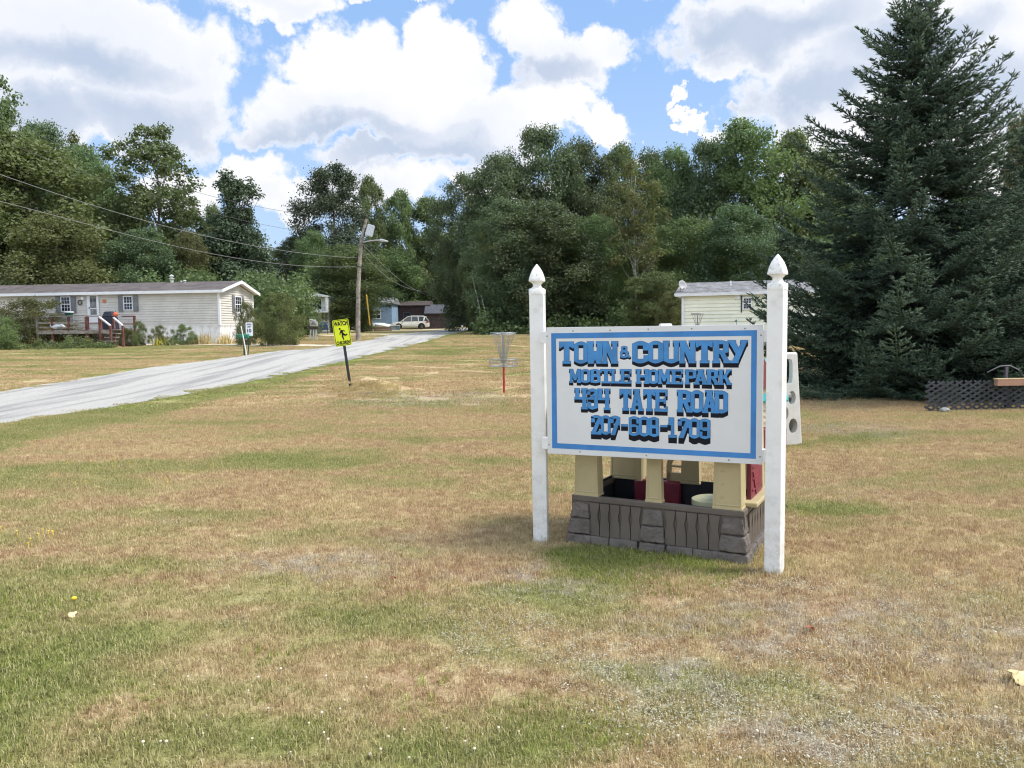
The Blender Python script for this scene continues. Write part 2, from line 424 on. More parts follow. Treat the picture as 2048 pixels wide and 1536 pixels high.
gravel = bpy.data.materials.new('gravel'); gravel.use_nodes = True; t = NT(gravel.node_tree)
pos = t.new('ShaderNodeNewGeometry').outputs['Position']
nf = t.noise(pos, 34, 6, .75); nb = t.noise(t.vmath('MULTIPLY', pos, (2.2, .12, 1)), .9, 5, .6); nm = t.noise(pos, 4, 5, .6)
gc = t.mix(t.map(nf, .34, .68), (.25, .238, .21), (.60, .575, .525))
gc = t.mix(t.map(nb, .45, .65, 0, .75), gc, (.20, .195, .188))
gc = t.mix(t.map(nm, .55, .72, 0, .35), gc, (.47, .43, .36))
t.l.new(gc, t.n['Principled BSDF'].inputs['Base Color']); t.n['Principled BSDF'].inputs['Roughness'].default_value = .95
b = t.new('ShaderNodeBump'); b.inputs['Strength'].default_value = .8; b.inputs['Distance'].default_value = .02
t.l.new(nf, b.inputs['Height']); t.l.new(b.outputs[0], t.n['Principled BSDF'].inputs['Normal'])
dirtm = mat('track_dirt', (.66, .58, .45), .95, .25, 3.0, .6, 30, coords='Object')

def strip(name, left, right, m, dz, n=420, jit=.05, across=14):
    """a ribbon on the terrain between two polylines given in world (x, y)"""
    def resample(P):
        P = np.array(P, float); s_ = np.r_[0, np.cumsum(np.hypot(*np.diff(P, axis=0).T))]
        u = np.linspace(0, s_[-1], n); 
        q = np.stack([np.interp(u, s_, P[:,0]), np.interp(u, s_, P[:,1])], 1)
        k = np.ones(9)/9
        for c in (0, 1):
            pad = np.pad(q[:,c], 4, mode='edge'); q[:,c] = np.convolve(pad, k, 'valid')
        return q
    L, Rr = resample(left), resample(right); rg = np.random.default_rng(3)
    for q in (L, Rr):
        q[:,0] += np.convolve(rg.normal(0, jit*1.6, n+4), np.ones(5)/5, 'valid'); 
    V = []; F_ = []
    for i in range(n):
        for k in range(across):
            p = L[i]+(Rr[i]-L[i])*k/(across-1); V.append((p[0], p[1], G(p[0], p[1])+dz))
    for i in range(n-1):
        for k in range(across-1): a = i*across+k; F_.append((a, a+1, a+across+1, a+across))
    return tag(rawmesh(name, V, F_, m, smooth=True), kind='structure'), L, Rr
RL = [(0,783),(150,760),(300,735),(400,723),(480,713),(560,700),(624,699),(673,689),(728,682),(772,671)]
RR = [(0,848),(150,826),(300,802),(400,784),(500,764),(619,739),(720,716),(810,695),(875,677),(928,663)]
gl = [tuple(ground(*p)[:2]) for p in RL]; gr = [tuple(ground(*p)[:2]) for p in RR]
gl = [(-13.6,-12),(-13.4,0),(-13.1,10)] + gl; gr = [(-8.9,-12),(-8.9,0),(-8.8,6)] + gr
e1 = gl[-1]; e2 = gr[-1]
gl += [(e1[0]+1.0, e1[1]+12), (-5.0, 92), (-2, 101), (4, 108)]
gr += [(e2[0]+.6, 84), (0, 92), (8, 99)]
_, RLs, RRs = strip('road', gl, gr, gravel, .012)
# two sandy drives joining the road from the left, and a parking spur by the car
TRACKS = []
def track(name, pts, wid, dz=.008):
    P = [ground(*p) for p in pts]; TRACKS.append((np.array([p.x for p in P]), np.array([p.y for p in P]), wid))
    L = [(p.x, p.y+wid/2) for p in P]; Q = [(p.x, p.y-wid/2) for p in P]
    return strip(name, L, Q, dirtm, dz, n=120, jit=.05, across=5)[0]
track('path', [(235,688),(330,689),(430,689),(560,690),(640,691),(700,690)], 1.9)
track('path', [(640,671),(700,671),(760,670),(800,668)], 2.2)
track('path', [(760,662),(800,660.5),(850,659.5),(930,659)], 2.4)

def inroad(x, y, pad=0.0):
    l = np.interp(y, RLs[:,1], RLs[:,0]); r_ = np.interp(y, RRs[:,1], RRs[:,0])
    k = (x > l-pad) & (x < r_+pad)
    for tx, ty, wd in TRACKS: k = k | ((x > tx[0]) & (x < tx[-1]) & (np.abs(y-np.interp(x, tx, ty)) < wd/2+.15))
    return k

# ------------------------------------------------------------------ grass: patches of blades set out over the lawn
def patch(size, n, lmin, lmax, wd, seed, broad=0):
    rg = np.random.default_rng(seed)
    # tufts
    k = max(8, n//14); tc_ = rg.uniform(-size/2, size/2, (k, 2)); idx = rg.integers(0, k, n)
    base = np.where(rg.random((n, 1)) < .6, tc_[idx] + rg.normal(0, .012, (n, 2)), rg.uniform(-size/2, size/2, (n, 2)))
    L = rg.uniform(lmin, lmax, n)*rg.choice([.6, 1, 1.25], n); an = rg.uniform(0, 2*np.pi, n); lean = rg.uniform(.15, 1.25, n)
    d = np.stack([np.cos(an), np.sin(an)], 1); sd_ = np.stack([-np.sin(an), np.cos(an)], 1)*(wd*rg.uniform(.7, 1.3, (n, 1)))/2
    z0 = np.full(n, -.01)
    mid = base + d*(L*np.sin(lean*.5)*.5)[:,None]; mz = L*np.cos(lean*.5)*.55
    tip = base + d*(L*np.sin(lean)*.95)[:,None]; tz = L*np.cos(lean)*.9+.004
    V = np.empty((n, 5, 3)); 
    V[:,0,:2] = base-sd_; V[:,1,:2] = base+sd_; V[:,2,:2] = mid+sd_*.8; V[:,3,:2] = mid-sd_*.8; V[:,4,:2] = tip
    V[:,0,2] = z0; V[:,1,2] = z0; V[:,2,2] = mz; V[:,3,2] = mz; V[:,4,2] = tz
    o = np.arange(n)*5
    T = np.concatenate([np.stack([o, o+1, o+2], 1), np.stack([o, o+2, o+3], 1), np.stack([o+3, o+2, o+4], 1)])
    tint = np.repeat(rg.random(n), 5)
    return V.reshape(-1, 3), T, tint
def gcoll(name, specs, m):
    c = bpy.data.collections.new(name)
    for i, a in enumerate(specs):
        V, T, ti = patch(*a); ob = rawmesh('grass_patch', V, T, m, tint=ti); COL.objects.unlink(ob); c.objects.link(ob)
    return c
def scatter(name, pts, coll, smin, smax, label=None):
    """one object whose vertices carry instances of the patches"""
    me = bpy.data.meshes.new(name); me.vertices.add(len(pts)); me.vertices.foreach_set('co', np.asarray(pts, np.float32).ravel()); me.update()
    o = bpy.data.objects.new(name, me); COL.objects.link(o)
    g = bpy.data.node_groups.new(name, 'GeometryNodeTree')
    g.interface.new_socket('Geometry', in_out='INPUT', socket_type='NodeSocketGeometry'); g.interface.new_socket('Geometry', in_out='OUTPUT', socket_type='NodeSocketGeometry')
    N = g.nodes; L = g.links
    gi = N.new('NodeGroupInput'); go = N.new('NodeGroupOutput'); m2p = N.new('GeometryNodeMeshToPoints'); iop = N.new('GeometryNodeInstanceOnPoints')
    ci = N.new('GeometryNodeCollectionInfo'); ci.inputs['Collection'].default_value = coll; ci.inputs['Separate Children'].default_value = True; ci.inputs['Reset Children'].default_value = True
    iop.inputs['Pick Instance'].default_value = True
    rv = N.new('FunctionNodeRandomValue'); rv.data_type = 'FLOAT_VECTOR'; rv.inputs[0].default_value = (-.03, -.03, 0); rv.inputs[1].default_value = (.03, .03, 6.283)
    rs = N.new('FunctionNodeRandomValue'); rs.data_type = 'FLOAT'; rs.inputs[2].default_value = smin; rs.inputs[3].default_value = smax; rs.inputs['Seed'].default_value = 5
    e2r = N.new('FunctionNodeEulerToRotation')
    L.new(gi.outputs[0], m2p.inputs[0]); L.new(m2p.outputs[0], iop.inputs['Points']); L.new(ci.outputs[0], iop.inputs['Instance'])
    L.new(rv.outputs[0], e2r.inputs[0]); L.new(e2r.outputs[0], iop.inputs['Rotation']); L.new(rs.outputs[1], iop.inputs['Scale']); L.new(iop.outputs[0], go.inputs[0])
    md = o.modifiers.new('scatter', 'NODES'); md.node_group = g
    return tag(o, kind='stuff')
def field(y0, y1, step, pad, jitter=.5, cond=None):
    rg = np.random.default_rng(int(y0*10)); out = []
    ysr = np.arange(y0, y1, step)
    for y in ysr:
        h = y*.86+2.2; xr = np.arange(-h, h, step)
        x = xr + rg.uniform(-jitter, jitter, len(xr))*step; yy = y + rg.uniform(-jitter, jitter, len(xr))*step
        k = ~inroad(x, yy, pad)
        if cond is not None: k &= cond(x, yy)
        for a, b_ in zip(x[k], yy[k]): out.append((a, b_, G(a, b_)))
    return out
near = gcoll('near_patches', [(.42, 1250, .012, .032, .0028, s_) for s_ in range(6)], blade)
far = gcoll('far_patches', [(1.0, 3000, .015, .035, .0055, 20+s_) for s_ in range(5)], blade)
pn = field(1.6, 15.5, .235, -.02, .38)
pf = field(15.5, 62, .72, .08)
scatter('grass', pn, near, .8, 1.25)
scatter('grass', pf, far, .8, 1.3)
# taller green tufts in the damp corner, along the verge and round the post feet
lushm = leafmat('lush_grass', (.19, .22, .055), (.37, .40, .11), .35, 0)
strawm = leafmat('straw_grass', (.42, .32, .17), (.72, .60, .36), .3, 0)
silver = leafmat('silver_leaf', (.30, .31, .22), (.62, .58, .47), .1, 0)
tuft = gcoll('tufts', [(.24, 110, .016, .042, .0036, 40+s_) for s_ in range(4)], lushm)
rg = np.random.default_rng(11); tp = []
def spread(px0, px1, py0, py1, n, lst):
    for _ in range(n):
        p = ground(rg.uniform(px0, px1), rg.uniform(py0, py1)); 
        if not bool(inroad(p.x, p.y, -.05)): lst.append(tuple(p))
spread(-60,110,1180,1420,34,tp); spread(60,350,1120,1250,10,tp); spread(500,980,1180,1500,12,tp); spread(0,500,1380,1530,8,tp)
spread(1090,1500,1085,1160,90,tp); spread(1130,1440,1100,1190,40,tp); spread(980,1250,1380,1520,12,tp); spread(1590,1760,1000,1035,8,tp)
for k in range(150):
    i = rg.integers(60, 320); q = RRs[i]; tp.append((q[0]+rg.uniform(.05, .5), q[1]+rg.uniform(-.3,.3), G(q[0]+.2, q[1])))
for k in range(420):
    i = rg.integers(45, 330); q = RRs[i]; u = rg.uniform(-.12, .3); tp.append((q[0]+u, q[1]+rg.uniform(-.3,.3), G(q[0]+u, q[1])))
    q = RLs[i]; u = rg.uniform(-.3, .12); tp.append((q[0]+u, q[1]+rg.uniform(-.3,.3), G(q[0]+u, q[1])))
scatter('grass_tufts', tp, tuft, .7, 1.25)
tp2 = []
spread(1540,1600,1135,1165,7,tp2); spread(1060,1100,1075,1095,5,tp2); spread(680,795,764,798,260,tp2); spread(400,1050,1000,1100,25,tp2); spread(1650,2040,1060,1500,45,tp2)
strawt = gcoll('straw_tufts', [(.22, 110, .02, .05, .0036, 60+s_) for s_ in range(3)], strawm)
scatter('dry_grass_tufts', tp2, strawt, .7, 1.3)
# low silvery-leaved weeds lying in the turf
def rosettes(name, pts, m, n=7, s0=.0035, s1=.0085, flat=.3):
    V = []; Q = []; ti = []
    for p in pts:
        tv = rg.random()
        for k in range(n):
            r_ = rg.uniform(0, .07); an = rg.uniform(0, 6.28); c = np.array([p[0]+r_*math.cos(an), p[1]+r_*math.sin(an), p[2]+rg.uniform(.006, .026)])
            s_ = rg.uniform(s0, s1); a2 = rg.uniform(0, 6.28); d = np.array([math.cos(a2), math.sin(a2), rg.uniform(-flat, flat*1.6)]); e = np.array([-math.sin(a2), math.cos(a2), rg.uniform(-flat, flat)])
            o = len(V); V += [c-d*s_, c+e*s_*.36, c+d*s_, c-e*s_*.36]; Q.append((o, o+1, o+2, o+3)); ti += [min(1, max(0, tv*.6+rg.random()*.4))]*4
    return tag(rawmesh(name, V, Q, m, tint=ti), kind='stuff')
sp = []
def clumpy(px0, px1, py0, py1, n, k=6):
    n = int(n*.62)
    cs = [(rg.uniform(px0, px1), rg.uniform(py0, py1)) for _ in range(k)]
    for _ in range(n):
        c = cs[rg.integers(0, k)]; x = rg.normal(c[0], (px1-px0)/4.5); y = rg.normal(c[1], (py1-py0)/5)
        if y > 700: q = ground(x, y); sp.append(tuple(q))
clumpy(430,760,1095,1160,420); clumpy(900,1120,1130,1300,500); clumpy(1150,1450,1250,1420,420); clumpy(1550,2040,1170,1330,1500,14); clumpy(1200,1560,1330,1450,420)
clumpy(1550,1760,960,1010,300); clumpy(1650,2040,1380,1520,650,10); clumpy(320,420,1030,1050,60,2); clumpy(640,860,805,830,320,4); clumpy(1560,1760,830,860,140)
clumpy(1440,1600,1140,1180,240,4); clumpy(800,950,1060,1120,160,4)
spread(1120,2040,1160,1530,420,sp); spread(380,1100,1080,1260,160,sp); spread(1560,2040,860,1160,160,sp)
rosettes('silver_weeds', sp, silver)
cl = []
for (a, b_, c, d, n) in ((180,760,1350,1530,24),(760,1200,1420,1530,12),(1150,1700,1430,1530,8),(1650,2040,1250,1500,4)): spread(a, b_, c, d, n, cl)
cream = mat('clover_cream', (.62, .55, .40), .9, .2)
mb = MB()
for p in cl:
    z = p[2]+rg.uniform(.02, .04); r_ = rg.uniform(.004, .0075); mb.m(0).lathe([(r_*.3,-r_*.8),(r_*.9,-r_*.4),(r_,0),(r_*.8,r_*.5),(r_*.3,r_*.8)], 6, (p[0], p[1], z)); mb.tube([(p[0]+.006, p[1], p[2]), (p[0], p[1], z-r_*.7)], .0012, 4)
tag(mb.build('clover_blossoms', cream, smooth=True), kind='stuff')
yl = []
for (a, b_, c, d, n) in ((-20,110,1060,1110,14),(0,270,880,960,10),(150,460,930,980,10),(780,900,705,730,40),(300,560,770,800,10),(330,360,720,760,0)): spread(a, b_, c, d, n, yl)
yellow = mat('yellow_petal', (.85, .62, .03), .7, .1)
mb = MB()
for p in yl:
    z = p[2]+rg.uniform(.03, .07); mb.lathe([(.002,-.003),(.007,0),(.008,.003),(.003,.005)], 7, (p[0], p[1], z)); mb.tube([(p[0]+.01, p[1], p[2]), (p[0], p[1], z)], .0015, 4)
tag(mb.build('yellow_weed_blossoms', yellow), kind='stuff')
# fallen leaves: a lobed outline, slightly cupped
def fallen(px, py, size, col, label, rz, lift=.035):
    p = ground(px, py); mb = MB(); n = 40; pts = []
    for i in range(n):
        a = 2*math.pi*i/n; r_ = size*(.62+.38*abs(math.cos(2.5*a)))*(1.25 if abs(math.sin(a/2)) < .9 else .8)
        pts.append((r_*math.cos(a), r_*.7*math.sin(a), .25*size*math.cos(2*a)+.15*size*math.sin(a)))
    V = [(0,0,.0)]+pts+[(0,0,-.0015)]+[(a, b, c-.0015) for a, b, c in pts]
    Fs = [(0, i+1, (i+1) % n+1) for i in range(n)]+[(n+1, n+2+(i+1) % n, n+2+i) for i in range(n)]+[(i+1, n+2+i, n+2+(i+1) % n, (i+1) % n+1) for i in range(n)]
    mb.add(V, Fs); o = mb.build('fallen_leaf', col, loc=(p.x, p.y, p.z+lift)); o.rotation_euler = (.25, .15, rz)
    tag(o, label, 'fallen leaf', 'fallen leaves on the lawn')
fallen(2032, 1366, .055, mat('leaf_tan', (.62,.50,.26), .7, .2, 30), 'pale yellow lobed leaf at the right edge of the dry lawn', .3)
fallen(142, 1240, .028, mat('leaf_pale', (.70,.52,.30), .7, .2, 30), 'small curled straw-coloured leaf below the yellow dandelion', 1.0)
fallen(1622, 1268, .026, mat('leaf_red', (.42,.13,.06), .7, .2, 30), 'small reddish brown leaf on bare turf in front of the right sign post', 1.7)
fallen(788, 1165, .022, mat('leaf_brown', (.25,.08,.05), .7, .2, 30), 'tiny dark red leaf left of the sign among silver weeds', 2.2)
p = ground(150, 1226); dt = thing('dandelion', 'single yellow dandelion standing in the green grass at lower left', 'flower', p)
MB().lathe([(.004,-.008),(.014,0),(.016,.006),(.006,.012)], 10, (0,0,.085)).build('blossom', yellow, dt, smooth=True)
MB().tube([(.008,0,-.01),(.004,0,.04),(0,0,.08)], .0018, 5).build('stem', lushm, dt)
# ------------------------------------------------------------------ vegetation
def leaves(rg, C_, Rr_, n, size, upb=.35, flat=1.0, asp=.62, shell=2.2, droop=0.0):
    """n rhombic leaves gathered in clumps with centres C_ and radii Rr_"""
    C_ = np.asarray(C_); Rr_ = np.asarray(Rr_); w_ = Rr_**2; idx = rg.choice(len(C_), n, p=w_/w_.sum())
    d = rg.normal(0, 1, (n, 3)); d /= np.linalg.norm(d, axis=1)[:,None]
    rad = rg.random(n)**(1/shell)*(1+rg.exponential(.17, n))
    P = C_[idx] + d*(Rr_[idx]*rad)[:,None]*np.array([1, 1, flat])
    if droop: P[:,2] -= rg.random(n)*droop
    nr = d*.55 + np.array([0, 0, upb]) + rg.normal(0, .62, (n, 3)); nr /= np.linalg.norm(nr, axis=1)[:,None]
    a = np.cross(nr, rg.normal(0, 1, (n, 3))); a /= np.linalg.norm(a, axis=1)[:,None]; b = np.cross(nr, a)
    s_ = (size*rg.uniform(.6, 1.35, n))[:,None]
    V = np.stack([P-a*s_, P+b*s_*asp, P+a*s_, P-b*s_*asp], 1).reshape(-1, 3)
    ct = rg.random(len(C_))
    ti = np.clip(ct[idx]*.55+rg.random(n)*.45, 0, 1)
    o = np.arange(n)*4
    return V, np.stack([o, o+1, o+2, o+3], 1), np.repeat(ti, 4)
def limbs(mb, rg, tips, H, r0, fork=.25, lean=0.0, n=7, top=.9):
    nn = 8; P = []; 
    for i in range(nn+1):
        t_ = i/nn; P.append(Vector((lean*t_+.02*H*math.sin(t_*5+r0*9)*t_, .012*H*math.sin(t_*4), H*top*t_-(.3 if i == 0 else 0))))
    mb.tube(P, [r0*(1.25 if i == 0 else 1)*(1-.86*i/nn) for i in range(nn+1)], n)
    for q in tips:
        q = Vector(q); t_ = min(max((q.z/H)-rg.uniform(.10, .28), fork*.8), .88); k = t_*nn; i = int(k); s_ = P[i].lerp(P[min(i+1, nn)], k-i)
        mid = s_.lerp(q, .5)+Vector((0, 0, -.04*H*rg.random())); rr = r0*(1-.86*t_)*.42
        mb.tube([s_, mid, q], [rr, rr*.65, rr*.2], 5, cap=False)
bark = mat('bark', (.11, .095, .08), .95, .3, 6, .8, 18)
barkw = mat('birch_bark', (.36, .35, .32), .8, .35, 5, .3, 12, dirt=((.06,.05,.05), .8, 9))
PROTO = {}
def proto(key, leafm, barkm, H, rx, z0, nclump, rc, nleaf, size, shape, seed, trunk_r, flat=.8, upb=.35, lean=0, shell=1.7, droop=0, tipn=26):
    rg = np.random.default_rng(seed); C_ = []; Rr_ = []
    lob = rg.uniform(0, 6.28, 5); la = rg.uniform(.06, .2, 5)
    tries = 0
    while len(C_) < nclump and tries < 20000:
        tries += 1
        z = rg.uniform(z0, 1.0); tz = (z-z0)/(1-z0); prof = shape(tz)
        an = rg.uniform(0, 6.28); ml = 1+sum(la[k]*math.sin((k+1)*an+lob[k]+tz*5) for k in range(5))
        r_ = prof*ml*rg.random()**.42
        C_.append((rx*r_*math.cos(an)+lean*z, rx*r_*math.sin(an), H*z-rc*.5)); Rr_.append(rc*rg.uniform(.6, 1.25)*(.75+.35*prof))
    V, Q, ti = leaves(rg, C_, Rr_, nleaf, size, upb, flat, .62, shell, droop)
    root = thing('tree', None, None)
    crown = rawmesh('crown', V, Q, leafm, root, tint=ti)
    mb = MB(); limbs(mb, rg, [C_[i] for i in rg.choice(len(C_), min(tipn, len(C_)), replace=False)], H, trunk_r, z0, lean)
    tr = mb.build('trunk', barkm, root, smooth=True)
    PROTO[key] = (root, crown, tr, H, rx); return root
L_dark = leafmat('leaf_dark', (0.075, 0.107, 0.059), (0.148, 0.192, 0.103), .34)
L_mid = leafmat('leaf_mid', (0.096, 0.135, 0.062), (0.177, 0.228, 0.103), .38)
L_light = leafmat('leaf_light', (0.108, 0.148, 0.068), (0.188, 0.234, 0.108), .40)
L_olive = leafmat('leaf_olive', (0.105, 0.119, 0.050), (0.182, 0.189, 0.084), .36)
L_pine = leafmat('needle_far', (0.055, 0.084, 0.050), (0.107, 0.148, 0.085), .12)
L_bush = leafmat('leaf_bush', (.10, .14, .055), (.20, .235, .10), .36)
L_brown = leafmat('leaf_browned', (.10, .08, .045), (.16, .15, .075), .25)
dome = lambda t_, p: (1-max(0, (t_-p)/(1-p))**2.1)**.5
round_ = lambda t_: max(.2, min(1, .62+t_*1.2)*dome(t_, .35))
oval_ = lambda t_: max(.2, min(1, .6+t_*1.1)*dome(t_, .30))
cone_ = lambda t_: max(.06, (1-t_)**.8)
colm_ = lambda t_: max(.16, (math.sin(math.pi*min(1, t_*.78+.2)))**.5)
proto('oak', L_dark, bark, 15, 4.6, .06, 210, .95, 60000, .105, round_, 1, .26)
proto('oak2', L_dark, bark, 15, 4.4, .05, 200, .98, 56000, .11, oval_, 2, .24)
proto('maple', L_mid, bark, 14, 4.2, .07, 200, .92, 56000, .10, oval_, 3, .22)
proto('light', L_light, bark, 14, 3.6, .12, 170, .75, 34000, .11, oval_, 4, .18)
proto('olive', L_olive, bark, 13, 4.4, .04, 210, .92, 56000, .10, round_, 5, .2, droop=.5)
proto('aspen', L_mid, bark, 15, 2.9, .14, 230, .55, 26000, .105, colm_, 6, .15, tipn=50, shell=1.6)
proto('birch', L_olive, barkw, 15, 2.4, .38, 90, .55, 9500, .10, colm_, 7, .10, tipn=36, shell=1.5)
proto('pine', L_pine, bark, 15, 4.3, .08, 200, .9, 56000, .10, round_, 8, .24, flat=.75, upb=.6)
proto('fir', L_pine, bark, 13, 3.6, .05, 90, .85, 20000, .14, cone_, 9, .2, flat=.45, upb=.7)
proto('bush', L_bush, bark, 3.0, 2.0, .02, 80, .36, 22000, .042, round_, 10, .05)
proto('bush_olive', L_olive, bark, 3.0, 2.0, .02, 80, .38, 22000, .042, round_, 12, .05)
for k in PROTO:
    for o in PROTO[k][:3]: COL.objects.unlink(o)
SKIPG = 'trees standing round the mobile home park'
def plant(key, name, cat, label, px, ytop, halfw, Y, group=SKIPG, rz=None, ybase=None, dz=0, sy=None):
    root, crown, tr, H, rx = PROTO[key]
    top = at(px, ytop, Y); gzv = G(top.x, Y) if ybase is None else at(px, ybase, Y).z
    h = top.z-gzv; s_ = h/H; sr = halfw*Y/F/rx*(1.28 if group == SKIPG else 1.12)
    r_ = root.copy(); COL.objects.link(r_); r_.name = name; r_.location = (top.x, Y, gzv+dz)
    r_.scale = (sr, sr if sy is None else sy, s_); r_.rotation_euler = (0, 0, random.uniform(0, 6.28) if rz is None else rz)
    for ch in (crown, tr): c = ch.copy(); COL.objects.link(c); c.parent = r_; c.name = ch.name.split('.')[0]
    tag(r_, label, cat, group); return r_
TREES = [
 # key, name, label, px, ytop, halfw, distance
 ('aspen','leafy_tree','thin sparse treetop cut off by the left edge of the photo, above the wires',-18,150,62,62),
 ('oak','leafy_tree','tall dark leafy tree behind the willowy olive tree at far left',78,240,75,78),
 ('maple','leafy_tree','green leafy tree sloping down to the right of the tall far-left tree',165,285,62,76),
 ('birch','birch_tree','thin see-through birch between the far-left trees and the tall narrow tree',163,262,38,80),
 ('olive','willow_tree','broad olive willowy tree filling the left edge behind the bush',40,262,150,62),
 ('olive','willow_tree','lower olive tree rising behind the mobile home roof left of the vent pipe',110,420,100,57),
 ('maple','leafy_tree','dark green tree in the gap between the olive trees and the tall narrow tree',215,380,60,70),
 ('aspen','poplar_tree','tall narrow tree with open crown towering over the long mobile home',305,245,68,66),
 ('maple','leafy_tree','leafy tree hugging the trunk of the tall narrow tree',255,400,45,68),
 ('birch','birch_tree','small sparse reddish olive tree right of the tall narrow tree',368,395,42,70),
 ('oak2','leafy_tree','dark low tree over the middle of the mobile home roof',285,455,62,60),
 ('maple','leafy_tree','light green tree top behind the dark spruce with the bushy tip',425,402,28,84),
 ('olive','leafy_tree','olive tree behind the mobile home roof left of the dark spruce',376,455,36,62),
 ('pine','pine_tree','big dark pine with a layered crown behind the utility pole',664,322,66,90),
 ('light','leafy_tree','light green tree just right of the big pine top',742,350,30,98),
 ('maple','leafy_tree','leafy tree filling the gap left of the utility pole under the pine',624,455,34,84),
 ('light','leafy_tree','pale green tree behind the street lamp',795,378,34,100),
 ('light','leafy_tree','yellowish green tree over the dark sheds beside the forest edge',858,392,54,102),
 ('maple','leafy_tree','rounded green tree in front of the pine, crown touching the utility pole',690,486,72,74),
 ('maple','leafy_tree','dense tree overhanging the blue house right of the utility pole',770,495,55,97),
 ('oak2','leafy_tree','dark tree overhanging the brown sheds',850,515,58,103),
 ('oak2','leafy_tree','dark low tree behind the second mobile home',590,470,40,90),
 ('fir','fir_tree','small dark fir right of the mobile home gable',528,512,26,66),
 ('oak','leafy_tree','leafy tree on the outer left corner of the forest, above the road end',935,345,58,72),
 ('oak2','leafy_tree','dark tree on the left shoulder of the forest skyline',1000,305,62,70),
 ('oak','leafy_tree','highest dark tree of the forest left of the sign, with ragged tip',1075,248,70,72),
 ('oak','leafy_tree','dark dense tree standing forward of the forest edge behind the disc basket',1012,395,62,60),
 ('maple','leafy_tree','small light tree at the forest corner beside the road end',955,455,24,64),
 ('oak2','leafy_tree','wide dark tree forward of the forest directly above the left sign post',1095,400,85,60),
 ('oak2','leafy_tree','forest skyline tree above the left half of the sign',1160,280,60,74),
 ('light','leafy_tree','paler forest skyline tree above the ampersand of the sign',1235,286,52,76),
 ('maple','leafy_tree','leafy tree forward of the forest with brown leaf tips, above the sign lettering',1190,425,62,61),
 ('oak2','leafy_tree','skyline tree behind the thin birch in the forest',1300,300,52,78),
 ('maple','leafy_tree','skyline tree just right of the thin birch',1350,285,55,74),
 ('oak','leafy_tree','dark skyline tree above the left end of the yellow house',1415,275,60,72),
 ('light','leafy_tree','tall airy tree with lacy light green top above the yellow house',1490,240,78,70),
 ('light','leafy_tree','airy green tree between the lacy tree and the big spruce',1580,258,62,72),
 ('maple','leafy_tree','green tree partly hidden by the left side of the big spruce',1650,285,58,72),
 ('maple','leafy_tree','dark tree in the forest middle above the satellite dish',1370,430,70,60),
 ('oak2','leafy_tree','dark tree behind the roof of the yellow house',1470,410,70,58),
 ('fir','fir_tree','dark evergreen between the yellow house and the big spruce',1570,470,60,54),
 ('maple','leafy_tree','low leafy tree with brownish leaves left of the yellow house',1310,540,52,52),
 ('olive','leafy_tree','small browned tree beside the left wall of the yellow house',1345,580,28,46),
 ('olive','leafy_tree','rust-tinged tree seen over the shoulder of the rear spruce at the right edge',2045,215,40,40),
 ('maple','leafy_tree','dark tree behind the big spruce to its left',1720,400,80,45),
 ('oak2','leafy_tree','dark tree behind the big spruce to its right',1930,380,90,42),
 ('oak2','leafy_tree','dark leafy tree in the shade right behind the spruce trunk',1830,480,90,36),
]
for (key, nm, lab, px, yt, hw, Y) in TREES: plant(key, nm, 'tree', lab, px, yt, hw, Y)
b_ = plant('birch', 'birch_tree', 'tree', 'slender birch with one long pale bare trunk in the middle of the forest', 1272, 318, 46, 57.5, rz=.4)
# odd bushy-topped spruce behind the long home: cone plus two tufts at its tip
rg = np.random.default_rng(77)
p = at(462, 352, 66); z0 = G(p.x, 66); h = p.z-z0; C_ = []; Rr_ = []
for i in range(210):
    tz = rg.random()**1.2*.72; r_ = 4.1*(1-tz)**.8*math.sqrt(rg.random()); a = rg.uniform(0, 6.28); C_.append((r_*math.cos(a), r_*math.sin(a), h*(.04+tz))); Rr_.append(.8)
for (cx, cz, rr, k) in ((-.1, .93, 1.15, 26), (1.75, .90, .75, 14), (.2, .78, 1.0, 22), (1.3,.76,.8,14)):
    for i in range(k): C_.append((cx+rg.normal(0, rr*.42), rg.normal(0, .5), h*cz+rg.normal(0, rr*.42))); Rr_.append(rr*.52)
V, Q, ti = leaves(rg, C_, Rr_, 52000, .11, .6, .7)
tr = thing('spruce_tree', 'dark spruce with bushy double tip behind the long mobile home', 'tree', (p.x, 66, z0), 0, SKIPG)
rawmesh('crown', V, Q, L_pine, tr, tint=ti)
mb = MB(); limbs(mb, rg, C_[210:], h, .22, .3); mb.build('trunk', bark, tr, smooth=True)
# bare dead tree
p = at(548, 440, 88); z0 = G(p.x, 88); h = p.z-z0; mb = MB(); rg = np.random.default_rng(5)
def twig(mb, p0, d, L, r_, lv):
    p0 = Vector(p0); d = Vector(d).normalized(); p1 = p0+d*L; mb.tube([p0, p0.lerp(p1, .5)+Vector(rg.normal(0, L*.04, 3)), p1], [r_, r_*.8, r_*.5], 5, cap=False)
    if lv == 0: return
    for k in range(4 if lv > 1 else 5):
        t_ = rg.uniform(.35, 1); dd = d+Vector(rg.normal(0, .5, 3)); dd.z = abs(dd.z)*.8+.25; twig(mb, p0+d*L*t_, dd, L*rg.uniform(.4, .62), r_*.5, lv-1)
twig(mb, (0, 0, -.2), (0, 0, 1), h*.55, .14, 4)
dead = mat('dead_wood', (.33, .31, .30), .9, .2)
tag(mb.build('dead_tree', dead, loc=(p.x, 88, z0)), 'bare grey leafless tree between the dark spruce and the pine', 'tree')
